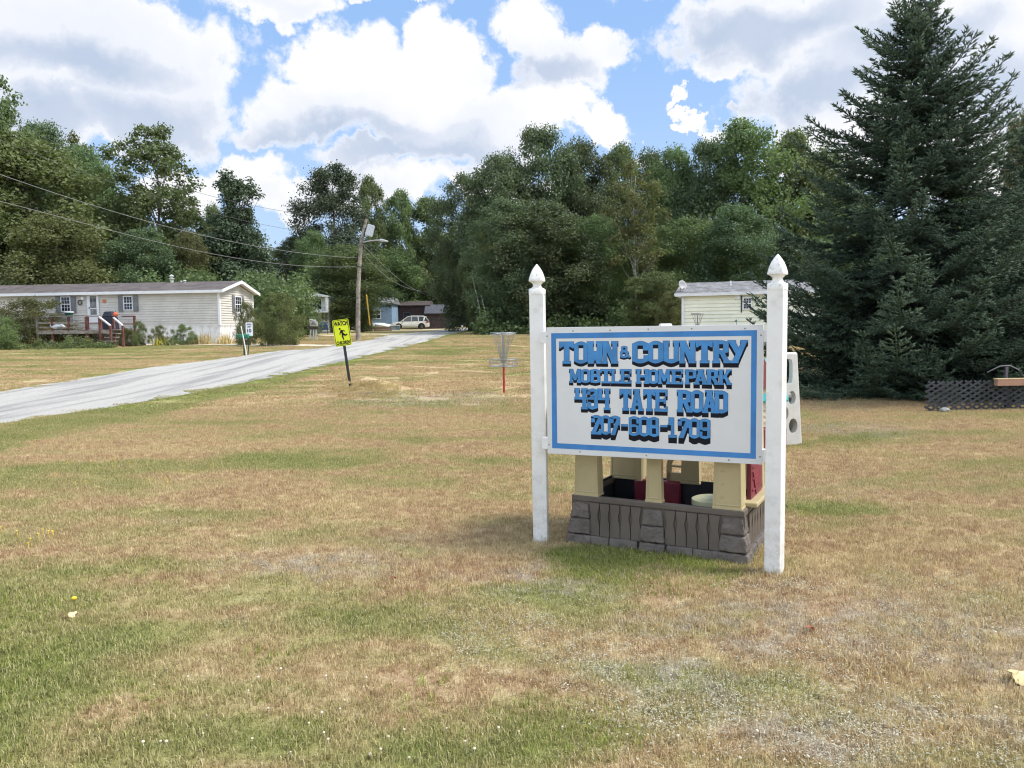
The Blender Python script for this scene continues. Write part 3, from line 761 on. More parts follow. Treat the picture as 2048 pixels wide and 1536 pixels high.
# leaning pale saplings at the forest edge
for i, (x0, y0, x1, y1, lab) in enumerate(((965,640,945,555,'thin pale trunk leaning left at the forest corner'),(975,650,962,590,'short pale stem leaning beside the forest corner trunk'))):
    a = ground(x0, 668); Y = 58; q0 = at(x0, 664, Y); q1 = at(x1, y1, Y); mb = MB(); mb.tube([(0,0,-.3), (q1-q0)*.5+Vector((.1,0,0)), q1-q0], [.07, .05, .03], 6)
    tag(mb.build('sapling_trunk', barkw, loc=q0, smooth=True), lab, 'tree trunk')
# the dark mass of woods behind everything
rg = np.random.default_rng(21); C_ = []; Rr_ = []
for i in range(1300):
    x = rg.uniform(-125, 125); y = rg.uniform(104, 122)-abs(x)*.28; top = 10.5 if x > -14 or x < -30 else 6.5
    C_.append((x, y, G(x, y)+rg.uniform(0, top))); Rr_.append(rg.uniform(1.4, 2.6))
V, Q, ti = leaves(rg, C_, Rr_, 150000, .30, .35)
C_ = []; Rr_ = []
for i in range(520):
    px_ = rg.uniform(990, 2150); Y = rg.uniform(66, 82); q = at(px_, 600, Y); C_.append((q.x, Y, G(q.x, Y)+rg.uniform(0, 8.5))); Rr_.append(rg.uniform(1.0, 1.9))
V2, Q2, t2 = leaves(rg, C_, Rr_, 130000, .17, .35)
Q = np.concatenate([Q, Q2+len(V)]); V = np.concatenate([V, V2]); ti = np.concatenate([ti, t2])
tag(rawmesh('distant_woods', V, Q, L_dark, tint=ti), kind='stuff')
# undergrowth along the wood edge and behind the homes
C_ = []; Rr_ = []
for i in range(330):
    px_ = rg.uniform(955, 1380); Y = rg.uniform(56, 62); q = at(px_, 660, Y); C_.append((q.x, Y, G(q.x, Y)+rg.uniform(0, 1.9)*rg.random())); Rr_.append(rg.uniform(.35, .8))
for i in range(300):
    px_ = rg.uniform(-80, 620); Y = rg.uniform(56, 62); q = at(px_, 600, Y); C_.append((q.x, Y, G(q.x, Y)+rg.uniform(0, 4.5))); Rr_.append(rg.uniform(.6, 1.2))
V, Q, ti = leaves(rg, C_, Rr_, 60000, .13, .35)
tag(rawmesh('undergrowth', V, Q, L_mid, tint=ti), kind='stuff')
# dim thicket behind and right of the big spruce
C_ = []; Rr_ = []
for i in range(420):
    px_ = rg.uniform(1680, 2250); Y = rg.uniform(19.5, 26); q = at(px_, 700, Y); C_.append((q.x, Y, G(q.x, Y)+rg.uniform(0, 3.6))); Rr_.append(rg.uniform(.4, .8))
V, Q, ti = leaves(rg, C_, Rr_, 60000, .085, .35)
tag(rawmesh('thicket_foliage', V, Q, L_dark, tint=ti), kind='stuff')

# ---- the big spruce: whorled boughs, side sprays and needle-covered shoots
def spruce_mesh(seed=3, H=8.5, dens=1.0, prof=None):
    rg = np.random.default_rng(seed)
    zs = np.array([0, .35, 1.05, 2.15, 3.26, 4.36, 5.46, 6.57, 7.7, 8.4, 9.0])*H/9; rr = np.array([3.1, 3.5, 3.95, 4.0, 3.6, 2.95, 2.2, 1.65, 1.05, .58, .13])*H/9
    S0, S1, SR = [], [], []          # shoots: start, end, radius
    wood = MB(); wood.tube([(0,0,-.3),(0.02,0,H*.3),(-.03,.02,H*.6),(0,0,H*.97)], [.17,.13,.075,.012], 8)
    z = .22
    while z < H*.985:
        nb = 7 if z < H*.7 else 6; a0 = rg.uniform(0, 6.28)
        for k in range(nb):
            an = a0+6.283*k/nb+rg.normal(0, .16); zz = z+rg.normal(0, .07); rel = zz/H
            L = np.interp(zz, zs, rr)*(rg.uniform(.80, 1.10) if rel < .46 else (rg.uniform(.7, 1.05) if rel < .56 else rg.choice([.60, .66, .74, .84, .92, 1.15])))
            if L < .1: continue
            slope = -.10+.75*max(0, rel-.45)*1.6+rg.normal(0, .05)       # rise of the bough
            hd = np.array([math.cos(an), math.sin(an)]); side = np.array([-hd[1], hd[0], 0])
            def pt(t_):
                zc = zz+L*(slope*t_ - .20*math.sin(t_*math.pi*.9)*(1-rel) + .20*t_**3)
                return np.array([hd[0]*L*t_, hd[1]*L*t_, max(zc, .10)])
            P = [pt(t_) for t_ in np.linspace(0, 1, 7)]
            wood.tube(P, [max(.003, .018*(1-.85*i/6)*(L/3+.35)) for i in range(7)], 5, cap=False)
            # the leading shoot and side sprays
            t_ = .12 if L > 1.5 else .05
            step = (.082 if z < H*.5 else .070)/L/dens; sgn = 1
            while t_ < .99:
                q = pt(t_); nx_ = pt(min(1, t_+.05)); d = nx_-q; d /= np.linalg.norm(d)
                S0.append(q); S1.append(nx_ if t_ < .93 else q+d*.12); SR.append(.033)
                l2 = min(.85, .15+.62*(1-t_)*L*.60)*rg.uniform(.75, 1.1)*(1 if t_ > .25 else .7)
                for sg in (sgn, -sgn):
                    if rg.random() < .12: continue
                    d2 = d*.72+side*sg*.75+np.array([0, 0, rg.normal(.02, .12)]); d2 /= np.linalg.norm(d2)
                    e = q+d2*l2+np.array([0, 0, -.10*l2+rg.normal(0, .05)])
                    n2 = max(1, int(l2/.125))
                    for j in range(n2):
                        s0 = q+(e-q)*j/n2; s1 = q+(e-q)*(j+1)/n2; S0.append(s0); S1.append(s1); SR.append(.031)
                        for s2 in (1, -1):
                            if rg.random() < .12: continue
                            s3 = np.cross(d2, [0, 0, 1])*s2; d3 = d2*.80+s3*.62+np.array([0, 0, rg.normal(.22, .30)]); d3 /= np.linalg.norm(d3)
                            S0.append(s0+(s1-s0)*.4); S1.append(s0+(s1-s0)*.4+d3*rg.uniform(.07, .14)); SR.append(.033)
                sgn = -sgn; t_ += step*rg.uniform(.8, 1.25)
        z += (.235 if z < H*.5 else .155)/dens*rg.uniform(.8, 1.2)
    # crowning leader
    for k in range(9):
        a = rg.uniform(0, 6.28); S0.append(np.array([0, 0, H*.93+k*.05])); S1.append(np.array([math.cos(a)*.12, math.sin(a)*.12, H*.93+k*.05+.14])); SR.append(.016)
    S0.append(np.array([0,0,H*.93])); S1.append(np.array([0,0,H*1.01])); SR.append(.018)
    S0 = np.array(S0); S1 = np.array(S1); SR = np.array(SR); n = len(S0)
    D = S1-S0; Ln = np.linalg.norm(D, axis=1)[:,None]; D = D/Ln
    A = np.cross(D, rg.normal(0, 1, (n, 3))); A /= np.linalg.norm(A, axis=1)[:,None]; B = np.cross(D, A)
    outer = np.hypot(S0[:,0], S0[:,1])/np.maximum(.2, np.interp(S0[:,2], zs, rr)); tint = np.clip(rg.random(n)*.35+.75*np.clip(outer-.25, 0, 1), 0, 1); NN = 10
    Vs = []; Ts = []; Ti = []; off = 0
    # core spindle, three-sided
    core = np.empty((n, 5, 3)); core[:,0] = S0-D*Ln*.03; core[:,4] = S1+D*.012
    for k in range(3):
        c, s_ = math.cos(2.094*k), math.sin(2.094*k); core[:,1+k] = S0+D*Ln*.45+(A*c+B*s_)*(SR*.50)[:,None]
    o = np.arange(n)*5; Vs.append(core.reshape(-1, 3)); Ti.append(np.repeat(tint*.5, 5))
    for (a, b, c) in ((0,2,1),(0,3,2),(0,1,3),(4,1,2),(4,2,3),(4,3,1)): Ts.append(np.stack([o+a, o+b, o+c], 1))
    off = n*5
    for k in range(NN):
        f = (k+.5)/NN+rg.normal(0, .03, n); th = rg.uniform(0, 6.28, n)
        rd = A*np.cos(th)[:,None]+B*np.sin(th)[:,None]; base = S0+D*Ln*f[:,None]
        tip = base+rd*(SR*1.05)[:,None]+D*(SR*.80)[:,None]; wd = np.cross(rd, D)*.0055+D*.0035
        nd = np.stack([base-wd, base+wd, tip], 1); Vs.append(nd.reshape(-1, 3)); o = off+np.arange(n)*3
        Ts.append(np.stack([o, o+1, o+2], 1)); Ti.append(np.repeat(np.clip(tint+rg.normal(0, .12, n), 0, 1), 3)); off += n*3
    return np.concatenate(Vs), np.concatenate(Ts), np.concatenate(Ti), wood, n
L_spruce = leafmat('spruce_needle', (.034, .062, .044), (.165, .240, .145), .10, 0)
V, T, ti, wood, nsh = spruce_mesh()
print('spruce shoots', nsh, 'tris', len(T))
sb = at(1820, 700, 17.0)
sp1 = thing('spruce_tree', 'huge blue-green spruce standing right of the sign, tip out of frame', 'tree', (sb.x, 17.0, G(sb.x, 17)), .4, 'big spruces on the right')
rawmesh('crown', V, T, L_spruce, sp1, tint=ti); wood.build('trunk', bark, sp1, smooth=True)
sb2 = at(2100, 600, 18.6)
sp2 = sp1.copy(); COL.objects.link(sp2); sp2.location = (sb2.x, 18.6, G(sb2.x, 18.6)); sp2.rotation_euler = (0, 0, 2.7); sp2.scale = (.86, .86, .80)
tag(sp2, 'second spruce half hidden behind the huge one, cut by the right edge', 'tree')
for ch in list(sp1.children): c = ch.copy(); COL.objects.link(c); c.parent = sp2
# ------------------------------------------------------------------ the park sign
vinyl = mat('white_vinyl', (.80, .80, .78), .38, .05, 3, .05, 60, dirt=((.42,.42,.36), .38, 7))
vinylcap = mat('weathered_vinyl', (.80, .80, .77), .45, .05, 3, .05, 60, dirt=((.30,.30,.26), .7, 55))
boardm = mat('board_white', (.70, .71, .71), .45, .035, 2, dirt=((.55,.56,.55), .35, 4))
stain(vinyl, -.1, .55, (.30,.28,.20), .55); blue = mat('sign_blue', (.045, .222, .545), .5, .10, 5)
blueL = mat('letter_blue', (.052, .245, .56), .5, .13, 7)
blackm = mat('letter_black', (.008, .009, .016), .7, .1, spec=.2)
screw = mat('screw_grey', (.30, .30, .30), .45, .1, metal=.6)
f_ = F
TL = CAM + rt*.24597 + up*.41462 + fwd*5.5378
TR = CAM + rt*1.62199 + up*.37599 + fwd*4.9659
bw = math.hypot(TR.x-TL.x, TR.y-TL.y); bh = .914; brz = math.atan2(TR.y-TL.y, TR.x-TL.x)
ztop = (TL.z+TR.z)/2
sign = thing('park_sign', 'white sign board with blue lettering for a mobile home park between two white posts', 'sign', (TL.x, TL.y, 0), brz)
BZ = ztop-bh
mb = MB(); mb.box(0, bw, 0, .022, BZ, BZ+bh); mb.build('board', boardm, sign, bevel=.002)
# homography photo -> board (measured corners)
def homog(src, dst):
    A = []
    for (x, y), (u, v) in zip(src, dst):
        A.append([x,y,1,0,0,0,-u*x,-u*y,-u]); A.append([0,0,0,x,y,1,-v*x,-v*y,-v])
    return np.linalg.svd(np.array(A))[2][-1].reshape(3, 3)
HB = homog([(1092.4,652.7),(1527,651.4),(1524.9,932.2),(1095.2,904.8)], [(0,BZ+bh),(bw,BZ+bh),(bw,BZ),(0,BZ)])
def bp(px, py): q = HB@np.array([px, py, 1.0]); return q[:2]/q[2]
def quadstrip(outer, inner, d, mbx):
    o = [bp(*p) for p in outer]; i = [bp(*p) for p in inner]
    for k in range(4):
        a, b, c, e = o[k], o[(k+1) % 4], i[(k+1) % 4], i[k]
        mbx.prism([tuple(a), tuple(b), tuple(c), tuple(e)], -d, -.0002)
mb = MB(); quadstrip([(1102.4,664.3),(1514.1,662.7),(1512,920.4),(1104.5,894.1)], [(1112,675.1),(1502.8,674),(1501.2,909.1),(1114.7,884.4)], .0012, mb)
mb.build('painted_border', blue, sign)
# glyphs as sets of convex pieces in a unit box
def Rr(x0, y0, x1, y1): return [(x0,y0),(x1,y0),(x1,y1),(x0,y1)]
def ring(x0, y0, x1, y1, tx=.33, ty=.15, skip=(), cf=.30):
    w_, h_ = x1-x0, y1-y0; cx = cf*w_; cy = min(cf*.45*h_, .115); tx *= 1; ix0, ix1, iy0, iy1 = x0+tx, x1-tx, y0+ty, y1-ty
    e_ = .022; P = {'T': [(x0+cx,y1-e_),(x0+w_/2,y1),(x1-cx,y1-e_),(ix1,iy1),(ix0,iy1)], 'B': [(x0+cx,y0+e_),(x0+w_/2,y0),(x1-cx,y0+e_),(ix1,iy0),(ix0,iy0)],
         'L': [(x0,y0+cy),(ix0,iy0),(ix0,iy1),(x0,y1-cy)], 'R': [(x1,y0+cy),(ix1,iy0),(ix1,iy1),(x1,y1-cy)],
         'TL': [(x0,y1-cy),(ix0,iy1),(x0+cx,y1-e_)], 'TR': [(x1,y1-cy),(ix1,iy1),(x1-cx,y1-e_)], 'BL': [(x0,y0+cy),(ix0,iy0),(x0+cx,y0+e_)], 'BR': [(x1,y0+cy),(ix1,iy0),(x1-cx,y0+e_)]}
    return [v for k, v in P.items() if k not in skip]
S = .1
GL = {
 'T': [Rr(0,.80,1,1), Rr(0,.70,.13,.82), Rr(.87,.70,1,.82), [(.13,.78),(.34,.84),(.34,.8),(.13,.72)], [(.87,.78),(.66,.84),(.66,.8),(.87,.72)], Rr(.33,0,.70,1), Rr(.24,0,.80,.12)],
 'O': ring(0,0,1,1,.32,.17),
 'W': [[(.03,1),(.40,1),(.42,0),(.06,0)], Rr(0,.88,.44,1), [(.97,1),(.62,1),(.60,0),(.92,0)], Rr(.56,.88,1,1), [(.10,0),(.42,0),(.62,.50),(.42,.54)], [(.90,0),(.60,0),(.38,.50),(.58,.54)], Rr(.37,.44,.63,.56)],
 'N': [Rr(.04,0,.31,1), Rr(0,.90,.40,1), Rr(0,0,.36,.1), Rr(.64,0,.94,1), Rr(.56,.90,1,1), [(.04,1),(.36,1),(.96,0),(.60,0)], Rr(.54,0,1,.1)],
 '&': ring(.10,.54,.66,1,.19,.15) + ring(0,0,.72,.62,.22,.17) + [[(.45,.34),(.62,.44),(1,.06),(.84,0)], Rr(.62,.40,.80,.52)],
 'C': ring(0,0,1,1,.32,.20,('R',)) + [Rr(.66,.58,1,.86), Rr(.70,.14,1,.36)],
 'U': ring(.03,0,.97,1,.31,.19,('T','TL','TR')) + [Rr(.03,.8,.34,1), Rr(.66,.8,.97,1), Rr(0,.90,.40,1), Rr(.60,.90,1,1)],
 'R': [Rr(.06,0,.37,1), Rr(0,0,.42,.11)] + ring(.06,.40,.88,1,.30,.17,('L','TL')) + [Rr(.0,.90,.3,1), [(.36,.50),(.64,.50),(.96,0),(.66,0)], Rr(.60,0,1,.11)],
 'Y': [[(0,1),(.34,1),(.62,.52),(.42,.36)], [(.72,1),(1,1),(.50,0),(.18,0)], Rr(0,.91,.40,1), Rr(.62,.91,1,1), Rr(.10,0,.54,.10)],
 'M': [Rr(.07,0,.28,1), Rr(.72,0,.93,1), [(.05,1),(.32,1),(.62,.22),(.42,.18)], [(.95,1),(.68,1),(.38,.22),(.58,.18)], Rr(0,.90,.34,1), Rr(.66,.90,1,1), Rr(0,0,.34,.11), Rr(.64,0,1,.11)],
 'B': [Rr(.05,.04,.36,.96)] + ring(0,.46,.92,1,.30,.14,('L',)) + ring(0,0,1,.58,.30,.15,('L',)),
 'I': [Rr(.36,0,.68,1), Rr(0,.86,1,1), Rr(0,.74,.14,.88), Rr(.86,.74,1,.88), Rr(.12,0,.90,.12)],
 'L': [Rr(.10,0,.38,1), Rr(0,.89,.48,1), Rr(0,0,1,.13), Rr(.84,0,1,.24)],
 'E': [Rr(.08,0,.38,1), Rr(0,.87,1,1), Rr(.84,.70,1,.9), Rr(0,0,1,.13), Rr(.84,0,1,.24), Rr(.3,.44,.86,.57), Rr(.72,.36,.88,.64), Rr(0,.87,.1,1)],
 'H': [Rr(.08,0,.34,1), Rr(.68,0,.94,1), Rr(.3,.44,.72,.58), Rr(0,.90,.42,1), Rr(.60,.90,1,1), Rr(0,0,.42,.11), Rr(.60,0,1,.11)],
 'P': [Rr(.06,0,.36,1), Rr(0,0,.46,.11), Rr(0,.9,.3,1)] + ring(.06,.38,1,1,.30,.16,('L','TL')),
 'A': [[(.36,1),(.62,1),(.34,0),(.06,0)], [(.38,1),(.64,1),(.94,0),(.64,0)], Rr(.26,.24,.74,.38), Rr(0,0,.42,.11), Rr(.58,0,1,.11), Rr(.20,.91,.72,1)],
 'K': [Rr(.08,0,.34,1), Rr(0,.90,.42,1), Rr(0,0,.42,.11), [(.70,1),(.96,1),(.50,.40),(.30,.42)], [(.40,.56),(.62,.60),(.98,0),(.70,0)], Rr(.58,.90,1,1), Rr(.62,0,1,.11)],
 'D': ring(.04,0,1,1,.32,.17,('TL','BL')) + [Rr(0,.9,.3,1), Rr(0,0,.3,.1), Rr(.04,.0,.36,1)],
 '4': [Rr(.07,.46,.36,1), Rr(0,.91,.42,1), Rr(0,.46,.96,.57), Rr(.60,0,.90,1), Rr(.52,.91,1,1), Rr(.50,0,1,.10)],
 '3': ring(0,.50,1,1,.33,.15,('L','BL','B')) + [[(.99,.80),(.68,.80),(.06,.50),(.42,.50)], Rr(0,.70,.30,.86), Rr(.05,.47,.98,.57)] + ring(0,0,1,.62,.35,.16,('L','TL','T')) + [Rr(0,.12,.36,.36), Rr(.64,.4,1,.58)],
 '2': ring(0,.42,1,1,.31,.15,('L','BL','B','BR')) + [Rr(0,.62,.36,.82), [(1,.80),(.66,.84),(.0,.06),(.42,.06)], Rr(0,0,1,.14), Rr(.78,0,1,.24)],
 '0': ring(0,0,1,1,.28,.16),
 '7': ring(0,.42,1,1,.31,.15,('L','BL','B','BR')) + [Rr(0,.62,.34,.84), [(1,.80),(.66,.84),(.06,0),(.50,0)]],
 '6': ring(0,0,1,.60,.28,.14) + ring(0,.44,1,1,.28,.14,('R','B','BR','BL')) + [Rr(0,.2,.28,.8), Rr(.74,.64,1,.86)],
 '8': ring(0,.46,.96,1,.30,.14) + ring(0,0,1,.58,.30,.15),
 '1': [Rr(.36,0,.70,1), Rr(.08,0,1,.13), [(0,.62),(.40,.62),(.40,.94),(.30,1)], Rr(.1,.88,.5,1)],
 '9': ring(0,.40,1,1,.28,.14) + ring(0,0,1,.58,.28,.15,('L','T','TL','TR')) + [Rr(.72,.2,1,.8), Rr(0,.12,.28,.36)],
 '-': [Rr(0,0,1,1)],
}
def hull(P):
    P = sorted(set((round(a, 6), round(b, 6)) for a, b in P)); 
    def half(Q):
        h = []
        for p in Q:
            while len(h) > 1 and (h[-1][0]-h[-2][0])*(p[1]-h[-2][1])-(h[-1][1]-h[-2][1])*(p[0]-h[-2][0]) <= 0: h.pop()
            h.append(p)
        return h
    return half(P)[:-1]+half(P[::-1])[:-1]
def grow(P, t_):
    P = hull(P); n = len(P); out = []
    for i in range(n):
        a, b, c = P[i-1], P[i], P[(i+1) % n]
        def nrm(p, q): dx, dy = q[0]-p[0], q[1]-p[1]; l = math.hypot(dx, dy); return (dy/l, -dx/l)
        n1_, n2_ = nrm(a, b), nrm(b, c); k = 1+n1_[0]*n2_[0]+n1_[1]*n2_[1]; k = max(k, .5)
        out.append((b[0]+t_*(n1_[0]+n2_[0])/k, b[1]+t_*(n1_[1]+n2_[1])/k))
    return out
ROWS = [
 # top (xa,ya,xb,yb), bottom (same), shadow depth px at both ends, letters
 ((1118,681.3,1496,682.4), (1118,725.6,1496,728.4), (5.4,9.0), [('T',1118.1,1147.8),('O',1148.3,1175.6),('W',1173.6,1206.4),('N',1204.4,1236.6),('C',1264.6,1297.2),('O',1296.6,1326.4),('U',1326,1359),('N',1358.8,1392.7),('T',1391.8,1425.5),('R',1424.8,1462),('Y',1455.6,1495.8)]),
 ((1240,691.2,1262,691.4), (1240,715.4,1262,715.6), (3.2,3.2), [('&',1240.4,1261.9)]),
 ((1138.3,736.2,1463.6,741.2), (1138.3,763.7,1463.6,771.8), (5.2,8.4), [('M',1138.3,1162.4),('O',1161.2,1180.9),('B',1180.6,1200.8),('I',1200.6,1222.9),('L',1221.6,1242),('E',1239.9,1263),('H',1271.5,1298.8),('O',1297,1316.6),('M',1316,1341.4),('E',1342,1366.4),('P',1370,1392.7),('A',1387.3,1416.5),('R',1412.6,1440),('K',1436.8,1463.6)]),
 ((1149,774.7,1456,783.2), (1149,816.3,1456,829.2), (6.4,8.9), [('4',1149,1175.5),('3',1174.5,1196),('4',1195,1221),('T',1239.3,1263),('A',1260.8,1287.7),('T',1286.8,1310.5),('E',1309.2,1335.2),('R',1354,1385.5),('O',1381.4,1406.7),('A',1404.5,1434.5),('D',1428.6,1456)]),
 ((1182.4,828.4,1420.6,839.2), (1182.4,867.2,1420.6,880), (9.6,12.0), [('2',1182.4,1203.2),('0',1202.3,1221.4),('7',1220.8,1240.2),('6',1258.1,1278.4),('0',1277.8,1299.4),('8',1298.8,1318.2),('1',1335.8,1353.8),('7',1356.2,1379),('0',1378.5,1400),('9',1399.5,1420.8)]),
 ((1242.5,847.9,1256,848.4), (1242.5,852.3,1256,852.8), (8.6,8.8), [('-',1242.5,1256)]),
 ((1320.7,850.6,1335.2,851.0), (1320.7,854.6,1335.2,855.1), (9.6,9.8), [('-',1320.7,1335.2)]),
]
letters = MB(); OT = .0011
for (tp_, bt_, sh_, chars) in ROWS:
    def yl_(q, x): return q[1]+(q[3]-q[1])*(x-q[0])/(q[2]-q[0])
    def gmap(x0, x1, a, b):
        x = x0+(x1-x0)*a; return tuple(bp(x, yl_(bt_, x)*(1-b)+yl_(tp_, x)*b))
    shl = 0
    for ch, x0, x1 in chars:                       # block shadows first, thinnest layer
        for pc in GL[ch]:
            q = [gmap(x0, x1, a, b) for a, b in pc]; k = (x0-tp_[0])/max(1, tp_[2]-tp_[0])
            depth = (sh_[0]+(sh_[1]-sh_[0])*k)*bh/ (252+28*(x0-1092)/435)
            g_ = grow(q, OT); h_ = hull(g_+[(a, b-depth) for a, b in g_]); shl += .000004; letters.m(1).prism(h_, -.0005-shl, .0004)
    lay = .0012
    for ch, x0, x1 in chars:
        for pc in GL[ch]:
            q = grow([gmap(x0, x1, a, b) for a, b in pc], OT*.9); lay += .00001; letters.m(1).prism(q, -lay, .0004)
        lay += .00012
        for pc in GL[ch]:
            q = hull([gmap(x0, x1, a, b) for a, b in pc]); lay += .000012; letters.m(0).prism(q, -lay, .0004)
letters.build('lettering', [blueL, blackm], sign)
for (px, py) in ((1146,660),(1220,659.5),(1296.5,658.5),(1383.5,658.2),(1490,659),(1522,672.8),(1094.3,670),(1098.4,887),(1160,902),(1293,911),(1458,922),(1520.5,916)):
    x, z = bp(px, py); mb = MB(); mb.M = Matrix.Translation((x, -.0002, z)) @ Matrix.Rotation(R(90), 4, 'X'); mb.lathe([(.0055,-.001),(.0055,.002),(.003,.0035)], 10); mb.build('screw', screw, sign)
# posts (own slight twist and lean), caps and brackets
def signpost(px_top, y_neck, px_bot, y_bot, yaw, wd):
    b = ground(px_bot, y_bot); t_ = at(px_top, y_neck, b.y)
    root = bpy.data.objects.new('post', None); return b, t_
def post(b, t_, yaw, wd):
    ax = (t_-b); L = ax.length
    q = ax.to_track_quat('Z', 'Y').to_matrix().to_4x4(); 
    M = Matrix.Translation(b) @ Matrix.Rotation(0, 4, 'Z')
    zax = ax.normalized(); xax = Vector((math.cos(yaw), math.sin(yaw), 0)); yax = zax.cross(xax).normalized(); xax = yax.cross(zax)
    M = Matrix((xax, yax, zax)).transposed().to_4x4(); M.translation = b
    h = wd/2
    mb = MB(); mb.box(-h, h, -h, h, -.25, L)
    o = mb.build('post', vinyl, None, bevel=.006, seg=3); o.parent = sign; o.matrix_parent_inverse = Matrix.Identity(4)
    o.matrix_local = sign.matrix_basis.inverted() @ M if False else Matrix.Identity(4)
    inv = Matrix.LocRotScale(sign.location, sign.rotation_euler.to_quaternion(), None).inverted()
    o.matrix_local = inv @ M
    c = MB(); n = 4
    def sq(r_, z, e=.0): return [(-r_,-r_,z),(r_,-r_,z),(r_,r_,z),(-r_,r_,z)]
    prof = [(h*1.07,L-.012),(h*1.08,L+.024),(h*.98,L+.030),(h*.72,L+.036),(h*.56,L+.046),(h*.52,L+.056),(h*.58,L+.066),(h*.80,L+.078),(h*1.04,L+.084),(h*1.06,L+.092),(h*1.0,L+.108),(h*.86,L+.135),(h*.66,L+.162),(h*.40,L+.186),(h*.17,L+.203),(h*.03,L+.212)]
    # square section with rounded corners
    vs = []; m_ = 32
    for (r_, z) in prof:
        for k in range(m_):
            a = 2*math.pi*(k+.5)/m_; ca, sa = math.cos(a), math.sin(a); p_ = 7.0; rr_ = r_/((abs(ca)**p_+abs(sa)**p_)**(1/p_)); vs.append((ca*rr_, sa*rr_, z))
    fs = []
    for i in range(len(prof)-1):
        for k in range(m_): fs.append((i*m_+k, i*m_+(k+1) % m_, (i+1)*m_+(k+1) % m_, (i+1)*m_+k))
    fs.append(tuple(range(m_))[::-1]); fs.append(tuple((len(prof)-1)*m_+k for k in range(m_)))
    c.add(vs, fs); c.build('finial', vinylcap, o, smooth=50)
    return o
b1, t1 = signpost(1074.5, 586, 1082.5, 1083, 0, 0)
b2, t2 = signpost(1555, 576, 1548, 1147, 0, 0)
pl = post(b1, t1, R(-10), .108); pr = post(b2, t2, R(-35), .102)
# brackets
for bx in ((-.045, .012, .004, .05, BZ+.80, BZ+.885), (-.045, .012, .004, .05, BZ+.03, BZ+.115), (bw-.012, bw+.05, .004, .05, BZ+.80, BZ+.885), (bw-.012, bw+.05, .004, .05, BZ+.015, BZ+.10)):
    MB().box(*bx).build('bracket', vinyl, sign, bevel=.003)

# ------------------------------------------------------------------ plastic playhouse behind the sign
pb = mat('plastic_taupe', (.115, .095, .078), .55, .10, 4, .15, 70); pbd = mat('plastic_grey', (.128, .108, .092), .62, .14, 9, .9, 26)
ptan = mat('plastic_tan', (.44, .37, .205), .45, .06, 3, dirt=((.30,.25,.15),.35,6)); pnavy = mat('plastic_dark', (.020, .022, .030), .5, .1); pmar = mat('plastic_maroon', (.20, .025, .045), .45, .12)
pcream = mat('plastic_cream', (.55, .56, .36), .4, .05); proof = mat('plastic_roof', (.17,.035,.045), .5, .1)
A0 = ground(1128, 1086); A1 = ground(1499, 1133); prz = math.atan2(A1.y-A0.y, A1.x-A0.x); PW = math.hypot(A1.x-A0.x, A1.y-A0.y); PD = .92
ph = thing('playhouse', 'brown and tan plastic toddler playhouse standing in the grass behind the sign', 'playhouse', (A0.x, A0.y, A0.z-.01), prz)
HB_ = .375; fl = .055
mb = MB()
# footing course of stone blocks all round
def stones(mb, x0, x1, y0, y1, z0, z1, nx, axis, out, tpr):
    """a course of pillow-faced blocks along a face; out = outward sign"""
    for i in range(nx):
        a = x0+(x1-x0)*i/nx+.004; b = x0+(x1-x0)*(i+1)/nx-.004
        if axis == 'x':
            s_ = out; mb.add([(a,y0,z0),(b,y0,z0),(b,y1,z0),(a,y1,z0),(a+.004,y0-s_*-tpr,z1),(b-.004,y0-s_*-tpr,z1),(b-.004,y1,z1),(a+.004,y1,z1),((a+b)/2,y0+s_*-.012,(z0+z1)/2)],
                [(3,2,6,7),(4,5,6,7),(0,1,8),(1,5,8),(5,4,8),(4,0,8),(1,2,6,5),(3,0,4,7),(0,3,2,1)])
mb = MB(); mb.box(fl*.8, PW-fl*.8, fl*.8+.01, .07, .0, .33); mb.box(fl*.8, PW-fl*.8, PD-.07, PD-fl*.8, 0, .33)
mb.box(fl*.8+.01, .07, .07, PD-.07, 0, .33); mb.box(PW-.07, PW-fl*.8-.01, .07, PD-.07, 0, .33)
mb.build('base_wall', pb, ph)
mb = MB(); mb.box(fl-.01, PW-fl+.01, fl-.012, .085, .33, HB_); mb.box(fl-.01, PW-fl+.01, PD-.085, PD-fl+.012, .33, HB_); mb.box(fl-.01, .095, .085, PD-.085, .33, HB_); mb.box(PW-.095, PW-fl+.01, .085, PD-.085, .33, HB_)
mb.build('ledge', pb, ph, bevel=.008)
